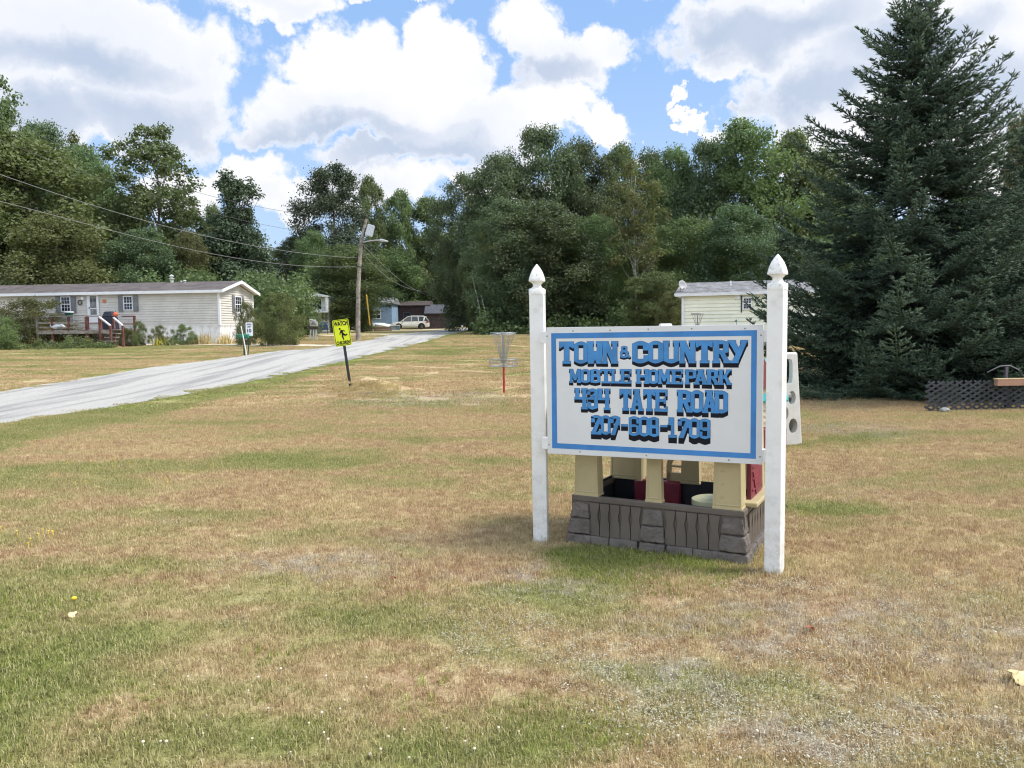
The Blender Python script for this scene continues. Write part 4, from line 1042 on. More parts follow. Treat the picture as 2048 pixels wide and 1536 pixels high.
# corner and middle stone pillars, three blocks each, flared to the ground
def pillar(mb, x0, x1, xo0, xo1, yo, deep=.10, back=False):
    """front pillar; x0..x1 at the top, xo widening at the foot, y flare yo"""
    zz = [0, .088, .205, .325]
    for k in range(3):
        z0, z1 = zz[k]+.004, zz[k+1]-.004; t0 = z0/.33; t1 = z1/.33
        a0, b0 = x0-(xo0)*(1-t0), x1+(xo1)*(1-t0); a1, b1 = x0-(xo0)*(1-t1), x1+(xo1)*(1-t1); y0_, y1_ = -0.0+yo*t0, yo*t1
        mb.add([(a0,y0_,z0),(b0,y0_,z0),(b0,deep,z0),(a0,deep,z0),(a1,y1_,z1),(b1,y1_,z1),(b1,deep,z1),(a1,deep,z1)],
            [(0,3,2,1),(4,5,6,7),(0,1,5,4),(1,2,6,5),(2,3,7,6),(3,0,4,7)])
def subd(o, n=2, disp=.010, sc_=.06):
    s_ = o.modifiers.new('sub', 'SUBSURF'); s_.subdivision_type = 'SIMPLE'; s_.levels = n; s_.render_levels = n
    tx = bpy.data.textures.get('stone_noise') or bpy.data.textures.new('stone_noise', 'CLOUDS'); tx.noise_scale = sc_; tx.noise_depth = 3
    d = o.modifiers.new('rough', 'DISPLACE'); d.texture = tx; d.strength = disp; d.mid_level = .5; d.texture_coords = 'LOCAL'
for Mp in (Matrix.Identity(4), Matrix.Translation((PW, PD, 0)) @ Matrix.Rotation(math.pi, 4, 'Z')):
    for ar in ((fl+.002, fl+.125, fl, .03, fl-.01), (PW/2-.075, PW/2+.065, .03, .03, fl-.01), (PW-fl-.135, PW-fl-.002, .03, fl, fl-.01, .16)):
        mb = MB(); mb.M = Mp; ar = ar if Mp == Matrix.Identity(4) else ar[:5]+(.068,); pillar(mb, *ar); subd(mb.build('stone_pillar', pbd, ph, bevel=.012, seg=3), 4, .020)
def course(p0, p1, n, h, th, nx, ny):
    for i in range(n):
        a = Vector(p0).lerp(Vector(p1), (i+.015)/n); b = Vector(p0).lerp(Vector(p1), (i+.985)/n); nn = Vector((nx, ny, 0))
        mb.add([a, b, b-nn*th, a-nn*th, a-nn*.014+Vector((0,0,h)), b-nn*.014+Vector((0,0,h)), b-nn*th+Vector((0,0,h)), a-nn*th+Vector((0,0,h))], [(0,3,2,1),(4,5,6,7),(0,1,5,4),(1,2,6,5),(2,3,7,6),(3,0,4,7)])
for ar in (((.13,.012,0), (PW/2-.11,.012,0), 2, .082, .05, 0, -1), ((PW/2+.10,.012,0), (PW-.2,.012,0), 2, .082, .05, 0, -1), ((PW-.012,.17,0), (PW-.012,PD-.1,0), 3, .082, .05, 1, 0), ((.012,.1,0), (.012,PD-.1,0), 3, .082, .05, -1, 0)):
    mb = MB(); course(*ar); subd(mb.build('stone_course', pbd, ph, bevel=.008, seg=2), 3, .012)
# wavy slats in the recessed panels
def slat(mb, xc, z0, z1, w_, y0, y1, ph0=0, axis='y'):
    L = []; Q = []; n = 14
    for i in range(n+1):
        u = i/n; ww = w_*(.50-.17*math.exp(-((u-.62)/.17)**2)+.0*u); L.append((xc-ww, z0+(z1-z0)*u)); Q.append((xc+ww, z0+(z1-z0)*u))
    if axis == 'y':
        for i in range(n): mb.prism([L[i], Q[i], Q[i+1], L[i+1]], y0, y1)
    else:
        for i in range(n): mb.prism([L[i], Q[i], Q[i+1], L[i+1]], y0, y1, 'x')
yf = fl*.8+.01
for (xa, xb) in ((fl+.135, PW/2-.088), (PW/2+.085, PW-fl-.15)):
    n = 5; st = (xb-xa)/n; mb = MB()
    for i in range(n): slat(mb, xa+st*(i+.5), .085, .328, st*.93, yf-.016, yf+.002)
    mb.build('slat_panel', pb, ph)
mb = MB(); n = 6; xa, xb = .19, PD-.14; st = (xb-xa)/n; xf = PW-fl*.8-.01
for i in range(n): slat(mb, xa+st*(i+.5), .12, .328, st*.93, xf-.002, xf+.012, 0, 'x')
mb.build('slat_panel', pb, ph)
# inner lining, maroon toy chest, round table
mb = MB(); mb.box(.09, PW-.09, PD-.095, PD-.085, .03, HB_+.02); mb.box(.075, .085, .09, PD-.09, .03, HB_+.02); mb.box(.085, PW-.085, .09, PD-.09, .012, .03); mb.build('inner_lining', pnavy, ph)
mb = MB(); mb.box(.28, .66, PD-.17, PD-.098, .031, HB_+.012); mb.build('inner_panel', pmar, ph, bevel=.02)
mb = MB(); mb.lathe([(.05,.03),(.045,.28),(.135,.315),(.15,.325),(.15,.365),(.135,.372),(.06,.368),(.05,.364)], 36, (PW-.34, .38, 0)); mb.build('table', pcream, ph, smooth=40)
# tan uprights, tapering, with a sunk panel
def upright(mb, x0, x1, y0, y1, z1=1.12, tp=.02):
    mb.frust((x0, x1, y0, y1), (x0+tp, x1-tp, y0+tp*.4, y1), HB_+.002, z1)
    # raised rim on the front face
    for (a, b, c, d) in ((x0+.014, x0+.022, HB_+.03, .95), (x1-.022, x1-.014, HB_+.03, .95)): mb.add([(a,y0-.004,c),(b,y0-.004,c),(b+ (0 if a<(x0+x1)/2 else -.0),y0+.01,d),(a,y0+.01,d),(a,y0+.01,c),(b,y0+.01,c)], [(0,1,2,3),(0,3,4),(1,5,2),(0,4,5,1)])
    mb.box(x0+.014, x1-.014, y0-.004, y0+.006, HB_+.024, HB_+.034); mb.box(x0-.004, x1+.004, y0-.004, y1+.004, HB_-.004, HB_+.014)
up_ = MB()
upright(up_, fl+.01, fl+.20, fl-.004, .16); o = up_.build('upright', ptan, ph, bevel=.006)
up_ = MB(); upright(up_, PW/2-.06, PW/2+.06, fl-.004, .11); up_.build('upright', ptan, ph, bevel=.006)
up_ = MB(); upright(up_, PW-fl-.205, PW-fl-.01, fl-.004, .20); 
for k in range(4): up_.box(PW-fl-.150, PW-fl-.135, fl-.012, fl+.02, .45+.09*k, .462+.09*k)
up_.build('upright', ptan, ph, bevel=.006)
up_ = MB(); upright(up_, fl+.01, fl+.30, PD-.14, PD-fl); up_.box(fl+.26, fl+.30, PD-.20, PD-.13, HB_, 1.1); up_.build('upright', ptan, ph, bevel=.006)
up_ = MB(); upright(up_, PW/2-.02, PW/2+.13, PD-.13, PD-fl); 
# bracket with arched opening beside the back upright
xa, xb = PW/2-.12, PW/2-.02
for i in range(10):
    a0 = math.pi*i/10; a1 = math.pi*(i+1)/10
    up_.prism([(PW/2-.04+.06*math.cos(a0), HB_+.13+.06*math.sin(a0)), (PW/2-.04+.10*math.cos(a0), HB_+.13+.10*math.sin(a0)), (PW/2-.04+.10*math.cos(a1), HB_+.13+.10*math.sin(a1)), (PW/2-.04+.06*math.cos(a1), HB_+.13+.06*math.sin(a1))], PD-.12, PD-.09)
up_.box(PW/2-.14, PW/2-.10, PD-.12, PD-.09, HB_, HB_+.13); up_.box(PW/2-.14, PW/2, PD-.12, PD-.09, HB_, HB_+.075); up_.box(PW/2-.14, PW/2, PD-.12, PD-.09, HB_+.12, HB_+.135)
up_.build('upright', ptan, ph, bevel=.004)
up_ = MB(); upright(up_, PW-fl-.16, PW-fl-.01, PD-.13, PD-fl); up_.build('upright', ptan, ph, bevel=.006)
# maroon shutters on the sides
mb = MB(); mb.box(.055, .075, .20, .46, HB_+.02, 1.0); mb.build('shutter', pmar, ph, bevel=.006)
mb = MB(); mb.box(PW-.075, PW-.045, .26, .64, HB_+.015, .86); 
for i in range(5): mb.box(PW-.046, PW-.038, .30, .60, .46+i*.08, .475+i*.08)
mb.bar((PW-.04,.30,.60),(PW-.04,.42,.42),.008,.012); mb.build('shutter', pmar, ph, bevel=.006)
mb = MB(); mb.box(PW-.10, PW+.015, .17, .72, HB_, HB_+.035); mb.build('window_shelf', ptan, ph, bevel=.01)
# roof
mb = MB(); mb.box(fl-.02, PW-fl+.02, fl-.02, PD-fl+.02, 1.115, 1.16); mb.build('eave_band', ptan, ph, bevel=.01)
mb = MB(); mb.prism([(-.02,1.162),(PD+.02,1.162),(PD/2,1.40)], .0, PW, 'x'); mb.build('roof', proof, ph, bevel=.02)

# ------------------------------------------------------------------ climber with round holes and a teal slide
climbm = mat('plastic_greige', (.53, .52, .49), .5, .06); teal = mat('plastic_teal', (.05, .40, .42), .45, .08); brickp = mat('plastic_beige', (.60,.52,.38), .55, .1)
c0 = ground(1560, 893); cy = c0.y; sc_c = cy/F
cl_ = thing('toddler_climber', 'pale grey plastic climbing wall with round holes and teal slide behind the right sign post', 'play climber', (at(1568, 893, cy).x, cy, c0.z-.01), R(20))
ht = (893-702)*sc_c*1.0
import bmesh
def holed(name, w0, w1, h, th, holes, m, parent, y=0.0, nseg=20):
    """a tapering slab with through holes, cut with booleans on a bevelled slab"""
    mb = MB(); mb.add([(-w0/2,0,0),(w0/2,0,0),(w0/2,th,0),(-w0/2,th,0),(-w1/2,th*.2,h),(w1/2,th*.2,h),(w1/2,th*.8,h),(-w1/2,th*.8,h)], [(0,3,2,1),(4,5,6,7),(0,1,5,4),(1,2,6,5),(2,3,7,6),(3,0,4,7)])
    o = mb.build(name, m, parent, bevel=.035, seg=4)
    cm = MB()
    for (x, z, rx_, rz_, sq) in holes:
        vs = []; n = nseg
        for yy in (-.3, th+.3):
            for k in range(n):
                a = 2*math.pi*(k+.5)/n; p_ = 6 if sq else 2; rr_ = 1/((abs(math.cos(a))**p_+abs(math.sin(a))**p_)**(1/p_)); vs.append((x+rx_*rr_*math.cos(a), yy, z+rz_*rr_*math.sin(a)))
        cm.add(vs, [tuple(range(n)), tuple(range(n, 2*n))[::-1]]+[(k, (k+1) % n, n+(k+1) % n, n+k) for k in range(n)])
    co = cm.build('cutter', m, parent)
    md = o.modifiers.new('holes', 'BOOLEAN'); md.object = co; md.operation = 'DIFFERENCE'; md.solver = 'EXACT'
    dg = bpy.context.evaluated_depsgraph_get(); me = bpy.data.meshes.new_from_object(o.evaluated_get(dg)); o.modifiers.clear(); old = o.data; o.data = me
    bpy.data.objects.remove(co); return o
H1 = ht
holed('climbing_wall', .62, .46, H1, .10, [(0, H1*.80, .14, .17, True), (-.14, H1*.50, .075, .10, False), (.13, H1*.52, .06, .09, False), (-.0, H1*.36, .075, .10, False), (-.17, H1*.20, .08, .10, False), (.15, H1*.22, .07, .10, False)], climbm, cl_)
mb = MB(); mb.box(-.30, -.24, .10, .62, .0, H1*.9); mb.box(.24, .30, .10, .62, .0, H1*.62); mb.box(-.26, .26, .12, .60, H1*.50, H1*.56); mb.build('platform', climbm, cl_, bevel=.02)
mb = MB(); mb.box(-.10, .12, .40, .44, H1*.64, H1*.84); mb.build('back_panel', mat('plastic_mauve', (.30,.26,.28), .5, .05), cl_, bevel=.01)
mb = MB()
sl = [(.60, H1*.66), (1.0, H1*.52), (1.4, H1*.30), (1.75, H1*.12), (2.0, .05)]
for (a, b) in zip(sl[:-1], sl[1:]):
    for (x0, x1, dz) in ((-.26,.26,0),(-.30,-.25,.12),(.25,.30,.12)): mb.add([(x0,a[0],a[1]),(x1,a[0],a[1]),(x1,b[0],b[1]),(x0,b[0],b[1]),(x0,a[0],a[1]+.03+dz),(x1,a[0],a[1]+.03+dz),(x1,b[0],b[1]+.03+dz),(x0,b[0],b[1]+.03+dz)], [(0,3,2,1),(4,5,6,7),(0,1,5,4),(1,2,6,5),(2,3,7,6),(3,0,4,7)])
mb.build('slide', teal, cl_)
# teal-and-beige toy kitchen side seen in the slit between board and post
q = ground(1531, 905); tk = thing('toy_cottage', 'teal, beige and maroon plastic play piece glimpsed between sign board and right post', 'play piece', (q.x+.10, q.y+.3, q.z), .25)
mb = MB(); mb.box(-.22, .22, -.15, .15, 0, .30); mb.build('lower_panel', pmar, tk, bevel=.03)
mb = MB(); mb.box(-.20, .20, -.13, .13, .302, .62)
for k in range(3): mb.box(-.21, .21, -.14, -.12, .36+k*.08, .40+k*.08)
mb.build('brick_band', brickp, tk, bevel=.006)
mb = MB(); mb.frust((-.24,.24,-.18,.18), (-.10,.10,-.10,.10), .622, 1.18); mb.build('top', teal, tk, bevel=.03)

# ------------------------------------------------------------------ disc golf baskets
steel = mat('galvanised', (.36, .375, .38), .45, .12, 12, metal=.7); redp = mat('red_pole', (.42, .03, .03), .5, .15)
def basket(p, label, first=None):
    if first:
        r_ = first.copy(); COL.objects.link(r_); r_.location = p
        for ch in first.children: c = ch.copy(); COL.objects.link(c); c.parent = r_
        tag(r_, label, 'disc golf basket'); return r_
    r_ = thing('disc_golf_basket', label, 'disc golf basket', p, .2, 'disc golf baskets on the lawn')
    MB().tube([(0,0,-.1),(0,0,.62)], .024, 12).build('pole', redp, r_, smooth=40)
    MB().tube([(0,0,.621),(0,0,1.38)], .028, 12).build('upper_pole', steel, r_, smooth=40)
    mb = MB()
    def hoop(R_, z, th): mb.tube([(R_*math.cos(a), R_*math.sin(a), z) for a in np.linspace(0, 2*math.pi, 37)], th, 6, cap=False)
    hoop(.30, 1.36, .011); hoop(.30, 1.40, .009); hoop(.16, 1.38, .006)
    for k in range(12): a = k*math.pi/6; mb.tube([(.02*math.cos(a),.02*math.sin(a),1.39),(.30*math.cos(a),.30*math.sin(a),1.37)], .006, 5)
    mb.build('top_band', steel, r_, smooth=True)
    mb = MB()
    hoop(.34, .78, .009); hoop(.335, .71, .006); hoop(.32, .63, .008); hoop(.18, .625, .005)
    for k in range(28): a = k*2*math.pi/28; mb.tube([(.34*math.cos(a),.34*math.sin(a),.78),(.32*math.cos(a),.32*math.sin(a),.63),(.03*math.cos(a),.03*math.sin(a),.625)], .0035, 4, cap=False)
    mb.build('tray', steel, r_, smooth=True)
    for rr_, k0, n in ((.27, .0, 12), (.16, .26, 6)):
        for k in range(n):
            a = k0+k*2*math.pi/n; mb = MB(); pts = []
            for i in range(17):
                u = i/16; rad = rr_*(1-u)**1.0+.05*u+.02*math.sin(u*3.1)*-1; pts.append((max(rad,.04)*math.cos(a)+(.004 if i % 2 else -.004), max(rad,.04)*math.sin(a), 1.36-.66*u))
            mb.tube(pts, [.006 if i % 2 else .0035 for i in range(17)], 5, cap=False); mb.build('chain', steel, r_, smooth=True)
    return r_
bk = basket(ground(1008, 786), 'disc golf basket with red lower pole on open lawn left of the sign')
q = at(1395, 640, 35); basket(Vector((q.x, 35, at(1395, 627, 35).z-1.39)), 'disc golf basket showing above the sign board in front of the yellow house', bk)

# ------------------------------------------------------------------ leaning WATCH CHILDREN sign
fluo = mat('fluorescent_yellow', (.80, .90, .02), .45, .04); greenp = mat('dark_green_post', (.018, .03, .025), .5, .25, 12, dirt=((.16,.15,.12),.5,20)); alu = mat('aluminium', (.55,.56,.57), .4, .08, metal=.6)
wb = ground(700, 774); wt = at(680, 640, wb.y); ax = wt-wb; LW = ax.length; zax = ax.normalized(); yaw = R(-4)
xax = Vector((math.cos(yaw), math.sin(yaw), 0)); yax = zax.cross(xax).normalized(); xax = yax.cross(zax)
M = Matrix((xax, yax, zax)).transposed().to_4x4(); M.translation = wb
ws = thing('warning_sign', 'leaning yellow WATCH CHILDREN sign on a dark post by the gravel road', 'road sign', wb); ws.matrix_world = M; ws.matrix_basis = M
mb = MB(); mb.box(-.022, .022, .004, .034, -.2, LW-.02); mb.box(-.032, -.018, .03, .04, -.2, LW-.02); mb.box(.018, .032, .03, .04, -.2, LW-.02); mb.build('post', greenp, ws)
pw_, ph_ = 33.5*wb.y/F, 53*wb.y/F; z1 = LW+.01; z0 = z1-ph_
def rrect(x0, x1, z0, z1, r_, n=5):
    out = []
    for (cx, cz, a0) in ((x1-r_, z0+r_, -90), (x1-r_, z1-r_, 0), (x0+r_, z1-r_, 90), (x0+r_, z0+r_, 180)):
        for k in range(n+1): a = R(a0+90*k/n); out.append((cx+r_*math.cos(a), cz+r_*math.sin(a)))
    return out
MB().prism(rrect(-pw_/2, pw_/2, z0, z1, .04), 0, .003).build('plate', fluo, ws)
mb = MB(); o_ = rrect(-pw_/2+.012, pw_/2-.012, z0+.012, z1-.012, .032); i_ = rrect(-pw_/2+.024, pw_/2-.024, z0+.024, z1-.024, .022)
for k in range(len(o_)): mb.prism([o_[k], o_[(k+1) % len(o_)], i_[(k+1) % len(o_)], i_[k]], -.0012, .0001)
mb.build('border', blackm, ws)
def put(mb, txt, x, z, w_, h_, y=-.003, d=.002):
    V, Fs = textmesh(txt, h_, w_, d); mb.add([(v[0]+x, v[1]+y, v[2]+z) for v in V], Fs)
mb = MB(); put(mb, 'WATCH', -pw_*.42, z0+ph_*.765, pw_*.84, ph_*.17); mb.build('lettering', blackm, ws); mb = MB(); put(mb, 'CHILDREN', -pw_*.41, z0+ph_*.062, pw_*.82, ph_*.135)
mb.build('lettering', blackm, ws)
mb = MB()
def PX(a, b): return (a*pw_, 0, z0+b*ph_)
def fl_(pts, w_): 
    for (a, b), (w0_, w1_) in zip(zip(pts[:-1], pts[1:]), zip(w_[:-1], w_[1:])):
        a = Vector(PX(*a)); b = Vector(PX(*b)); d = (b-a).normalized(); s_ = Vector((d.z, 0, -d.x)); q = [a-s_*w0_*pw_-d*.004, b-s_*w1_*pw_+d*.004, b+s_*w1_*pw_+d*.004, a+s_*w0_*pw_-d*.004]
        fl_.k += .00012; mb.prism([(v.x, v.z) for v in q], -.0014-fl_.k, .0001)
fl_.k = 0
mb.prism([(-.10*pw_+.062*pw_*math.cos(a), z0+.655*ph_+.062*pw_*math.sin(a)) for a in np.linspace(0, 2*math.pi, 19)[:-1]], -.0014, .0001)
fl_([(-.02,.60),(.04,.44)], [.07,.055]); fl_([(-.03,.58),(.10,.57),(.20,.545)], [.045,.035,.02]); fl_([(-.03,.59),(-.10,.51),(-.14,.43)], [.04,.035,.02])
fl_([(.03,.46),(.01,.34),(.06,.235)], [.06,.045,.028]); fl_([(.05,.46),(.19,.39),(.31,.43)], [.06,.045,.026])
mb.build('running_figure', blackm, ws)

# ------------------------------------------------------------------ speed limit sign, marker stake, newspaper tube
s0 = ground(495, 711); k = s0.y/F
ss = thing('speed_limit_sign', 'small white speed limit 10 sign on a dark leaning stake left of the road', 'road sign', s0)
pt_ = at(499, 660, s0.y-.05)-s0
MB().bar((0,0,-.15), (pt_.x, .03, pt_.z), .045, .04).build('post', greenp, ss)
pc = at(497.5, 0, s0.y)-s0; x0, x1 = (at(491,645,s0.y)-s0).x, (at(505,645,s0.y)-s0).x; za, zb = (at(498,672,s0.y)-s0).z, (at(498,645,s0.y)-s0).z
mb = MB(); mb.prism(rrect(x0, x1, za, zb, .03), 0, .003); mb.build('plate', mat('sign_white', (.82,.83,.85), .4, .03), ss)
mb = MB(); w_ = x1-x0; h_ = zb-za; put(mb, 'SPEED', x0+w_*.15, za+h_*.80, w_*.7, h_*.12); mb.build('lettering', mat('sign_lettering', (.05,.06,.12), .5, .05), ss); mb = MB(); put(mb, 'LIMIT', x0+w_*.22, za+h_*.63, w_*.56, h_*.11); mb.build('lettering', mat('sign_lettering', (.05,.06,.12), .5, .05), ss); mb = MB(); put(mb, '10', x0+w_*.2, za+h_*.26, w_*.6, h_*.27); mb.build('lettering', mat('sign_lettering', (.05,.06,.12), .5, .05), ss)
s1 = ground(494, 712); p1 = at(482, 652, s1.y)-s1
mk = thing('marker_stake', 'thin white stake leaning left beside the speed limit sign', 'stake', s1)
MB().tube([(0,0,-.1), (p1.x*.5, 0, p1.z*.5), (p1.x, 0, p1.z)], [.028,.025,.022], 8).build('stake', mat('stake_white', (.66,.66,.64), .7, .1), mk)
q = at(487, 672, s1.y+.25); nt = thing('newspaper_tube', 'green plastic newspaper tube behind the white stake', 'newspaper tube', (q.x, q.y, q.z))
grn = mat('tube_green', (.01,.17,.10), .45, .1)
MB().box(-.24,.24,-.09,.09,-.10,.08).build('tube', grn, nt, bevel=.05, seg=4); MB().box(-.03,.03,.0,.05,-(q.z-G(q.x,q.y))-.1,-.09).build('post', greenp, nt)

# ------------------------------------------------------------------ utility pole, lamp, wires
wood = mat('pole_wood', (.27, .235, .20), .95, .30, 5, .9, 14); galv = mat('lamp_grey', (.45,.46,.47), .5, .05, metal=.3)
u0 = ground(716, 681); UY = u0.y
up1 = thing('utility_pole', 'weathered wooden utility pole bending right with grey transformer and street lamp', 'utility pole', u0)
def ul(px, py, dy=0): return at(px, py, UY+dy)-u0
pts = [Vector((0,0,-.3)), ul(716,640), ul(716.5,580), ul(719,530), ul(722,490), ul(727,462), ul(733,438)]
MB().tube(pts, [.155,.145,.13,.12,.11,.10,.09], 12).build('pole', wood, up1, smooth=40)
a = ul(741, 474); mb = MB(); hh = .62; ax_ = (ul(746,451)-ul(737,472)).normalized()
c0_ = ul(734.5,470,-.1); c1_ = ul(740.5,451,-.1); ctr = ul(740.5,460,-.12)
mb.bar(ul(737,472,-.15), ul(743,450,-.15), .42, .34, (0,1,0)); mb.build('transformer', mat('transformer_grey', (.50,.53,.58), .4, .05), up1, bevel=.03)
mb = MB(); mb.bar(ul(729,457), ul(735,458,-.1), .08, .12); mb.bar(ul(727,466), ul(734,469,-.1), .08, .10); mb.bar(ul(730,458,-.04), ul(729,467,-.04), .06, .05); mb.build('insulators', mat('dark_iron', (.05,.05,.05), .5, .1), up1)
lampo = MB(); lampo.tube([ul(723,485), ul(735,482.5,-.3), ul(750,480.5,-.6), ul(760,480.5,-.8)], .035, 8); lo_ = lampo.build('lamp_arm', galv, up1, smooth=True)
mb = MB(); mb.tube([ul(757,480.7,-.8), ul(761,480.3,-.85), ul(768,481.5,-.95), ul(776,483,-1.05)], [.04,.09,.08,.03], 10); mb.build('lamp_head', galv, lo_, smooth=True)
mb = MB(); mb.tube([ul(718.6,532), ul(718.2,535)], .155, 12); mb.build('band', mat('dark_iron2', (.06,.06,.055), .6, .1), up1)
wirem = mat('wire', (.10,.10,.10), .6, .05); wirel = mat('wire_pale', (.24,.24,.24), .5, .05)
def wire(pxs, Y0, Y1, label, m=wirem, r_=.008, n=40):
    """pxs: photo points left to right, depth runs Y0..Y1"""
    xs_ = np.array([p[0] for p in pxs], float); ysx = np.array([p[1] for p in pxs], float); cf = np.polyfit(xs_, ysx, min(3, len(xs_)-1)); P = []
    iy0, iy1 = 1/Y0, 1/Y1
    for u in np.linspace(0, 1, n):
        x = xs_[0]+(xs_[-1]-xs_[0])*u; Yd = 1/(iy0+(iy1-iy0)*u); P.append(at(x, np.polyval(cf, x), Yd))
    o0 = P[0]; mb = MB(); mb.tube([p-o0 for p in P], r_, 5); return tag(mb.build('power_line', m, loc=o0, smooth=True), label, 'power line', 'power lines to the utility pole')
wire([(-80,196),(13,236),(185,321),(370,372),(540,418),(640,436),(728,437)], 26, UY, 'uppermost power line ending at the utility pole tip')
wire([(-80,250),(8,282),(185,352),(420,425),(514,445),(600,463),(722,475)], 26, UY, 'second power line from the top, reaching the pole below the transformer')
wire([(-80,322),(0,347),(250,432),(400,468),(540,497),(600,506),(717,516)], 26, UY, 'thick pale cable third from the top, left of the pole', wirel, .012)
wire([(-80,385),(0,400),(200,458),(400,500),(527,525),(600,532),(713,533)], 26, UY, 'lowest cable running left from the pole collar', wirel, .011)
wire([(722,486),(760,520),(796,561),(851,588),(889,592),(912,589)], UY, 88, 'sagging service cable in front of the trees right of the pole', wirel, .016)
wire([(722,500),(765,545),(800,572),(846,582),(880,580),(912,572)], UY, 88, 'thinner cable just above the sagging service cable', wirel, .016)
g0 = ground(741, 668); yg = thing('guy_wire', 'guy wire with yellow plastic guard leaning beside the utility pole', 'guy wire', g0)
a0 = at(740, 650, g0.y)-g0; a1 = at(733, 590, UY+2)-g0
MB().tube([(0,0,-.1), a0], .012, 6).build('wire', wirem, yg); MB().tube([a0, a1], .045, 8).build('guard', mat('guard_yellow', (.75,.50,.03), .5, .05), yg)
MB().tube([a1, at(730, 470, UY)-g0], .010, 5).build('wire', wirem, yg)
# electric meters on short posts
m0 = ground(627, 680); k = m0.y/F
mt = thing('meter_pedestal', 'cluster of electric meters and beige boxes on three short posts beside the bush', 'meter pedestal', m0)
beige = mat('meter_beige', (.52,.49,.42), .5, .1)
def ml(px, py, dy=0): return at(px, py, m0.y+dy)-m0
for (a, b) in ((620, 621.5), (627, 627), (633.5, 631.5)):
    MB().bar(tuple(ml(a, 681)), tuple(ml(b+.5, 655)), .09, .08, (0,1,0)).build('leg', mat('post_pale', (.50,.50,.48), .8, .2), mt)
mb = MB(); p = ml(627, 652); mb.box(p.x-.32, p.x+.30, -.06, .06, p.z-.22, p.z+.10); mb.build('backboard', mat('dark_board', (.055,.045,.04), .7, .2), mt)
for (a, b, s_) in ((624,648,.13), (631,648,.14), (628,644,.15), (622,641,.10)):
    p = ml(a, b, -.1); o = MB(); o.box(p.x-s_, p.x+s_, p.y-.06, p.y+.02, p.z-s_*1.1, p.z+s_); ob = o.build('meter_box', beige, mt, bevel=.02)
    d = MB(); d.M = Matrix.Translation((p.x, p.y-.08, p.z)) @ Matrix.Rotation(R(90), 4, 'X'); d.lathe([(s_*.62,-.02),(s_*.62,.03),(s_*.5,.05)], 12); d.build('dial', mat('dial_glass', (.25,.26,.28), .2, .05), ob)
# ------------------------------------------------------------------ homes
glass = bpy.data.materials.new('window_glass'); glass.use_nodes = True; pp = glass.node_tree.nodes['Principled BSDF']
pp.inputs['Base Color'].default_value = (.025,.03,.04,1); pp.inputs['Roughness'].default_value = .08; pp.inputs['Specular IOR Level'].default_value = .7
wpaint = mat('white_trim', (.80,.81,.83), .45, .04, 3, dirt=((.5,.5,.48),.25,4)); shut = mat('grey_shutter', (.22,.23,.24), .6, .1)
siding_m = mat('siding_greige', (.62,.595,.545), .55, .05, 1.2, dirt=((.42,.41,.37),.35,1.5)); roofm = mat('roof_brown', (.108,.090,.084), .9, .22, 1.5, .4, 30)
skirtm = mat('skirt_white', (.80,.80,.80), .5, .08, 4, dirt=((.42,.40,.35),.5,3))
def siding(mb, p0, p1, z0, z1, step, prof=.045, top=None):
    """lap siding on the wall p0->p1 (outside on the right hand); top(u)->z trims a gable"""
    p0 = Vector((*p0, 0)); p1 = Vector((*p1, 0)); d = (p1-p0).normalized(); nrm = Vector((d.y, -d.x, 0)); L = (p1-p0).length; z = z0
    while z < z1-1e-4:
        zt = min(z+step, z1)
        if top is None: xa, xb, ya, yb = 0, L, 0, L
        else:
            def span(zq):
                us = [u for u in np.linspace(0, 1, 81) if top(u) >= zq]; return (min(us)*L, max(us)*L) if us else (L/2, L/2)
            xa, xb = span(z); ya, yb = span(zt)
        a = p0+d*xa+nrm*prof; b = p0+d*xb+nrm*prof; c = p0+d*yb+nrm*.003; e = p0+d*ya+nrm*.003; f1 = p0+d*xa; f2 = p0+d*xb
        mb.add([(a.x,a.y,z),(b.x,b.y,z),(c.x,c.y,zt),(e.x,e.y,zt),(f1.x,f1.y,z),(f2.x,f2.y,z)], [(0,1,2,3),(4,5,1,0)]); z = zt
def window(parent, M, w_, h_, cols, rows, shutters=0, sash=True, frame=wpaint):
    """front faces local -y; M places the centre"""
    mb = MB(); mb.M = M; t_ = .055
    mb.box(-w_/2-t_, w_/2+t_, -.05, .0, -h_/2-t_, -h_/2); mb.box(-w_/2-t_, w_/2+t_, -.05, .0, h_/2, h_/2+t_); mb.box(-w_/2-t_, -w_/2, -.05, .0, -h_/2, h_/2); mb.box(w_/2, w_/2+t_, -.05, .0, -h_/2, h_/2)
    if sash: mb.box(-w_/2, w_/2, -.045, -.01, -.025, .025)
    for i in range(1, cols): x = -w_/2+w_*i/cols; mb.box(x-.007, x+.007, -.036, -.018, -h_/2, h_/2)
    for i in range(1, rows):
        z = -h_/2+h_*i/rows
        if not (sash and abs(z) < .03): mb.box(-w_/2, w_/2, -.034, -.020, z-.007, z+.007)
    o = mb.build('window', frame, parent)
    g = MB(); g.M = M; g.box(-w_/2, w_/2, -.015, -.008, -h_/2, h_/2); g.build('pane', glass, o)
    if shutters:
        for s_ in (-1, 1):
            q = MB(); q.M = M; c = s_*(w_/2+t_+shutters/2+.02); q.box(c-shutters/2, c+shutters/2, -.045, 0, -h_/2-.12, h_/2+.10)
            for i in range(9): z = -h_/2-.04+(h_+.06)*i/9; q.box(c-shutters/2+.03, c+shutters/2-.03, -.072, -.044, z, z+.05)
            q.build('shutter', shut, o)
    return o
T_ = Matrix.Translation
c1 = ground(441, 679); c1 = Vector((c1.x, 46.5, 0)); c1.x = at(441, 679, 46.5).x; c1.z = at(441, 679, 46.5).z
hz_ = R(-4.5)
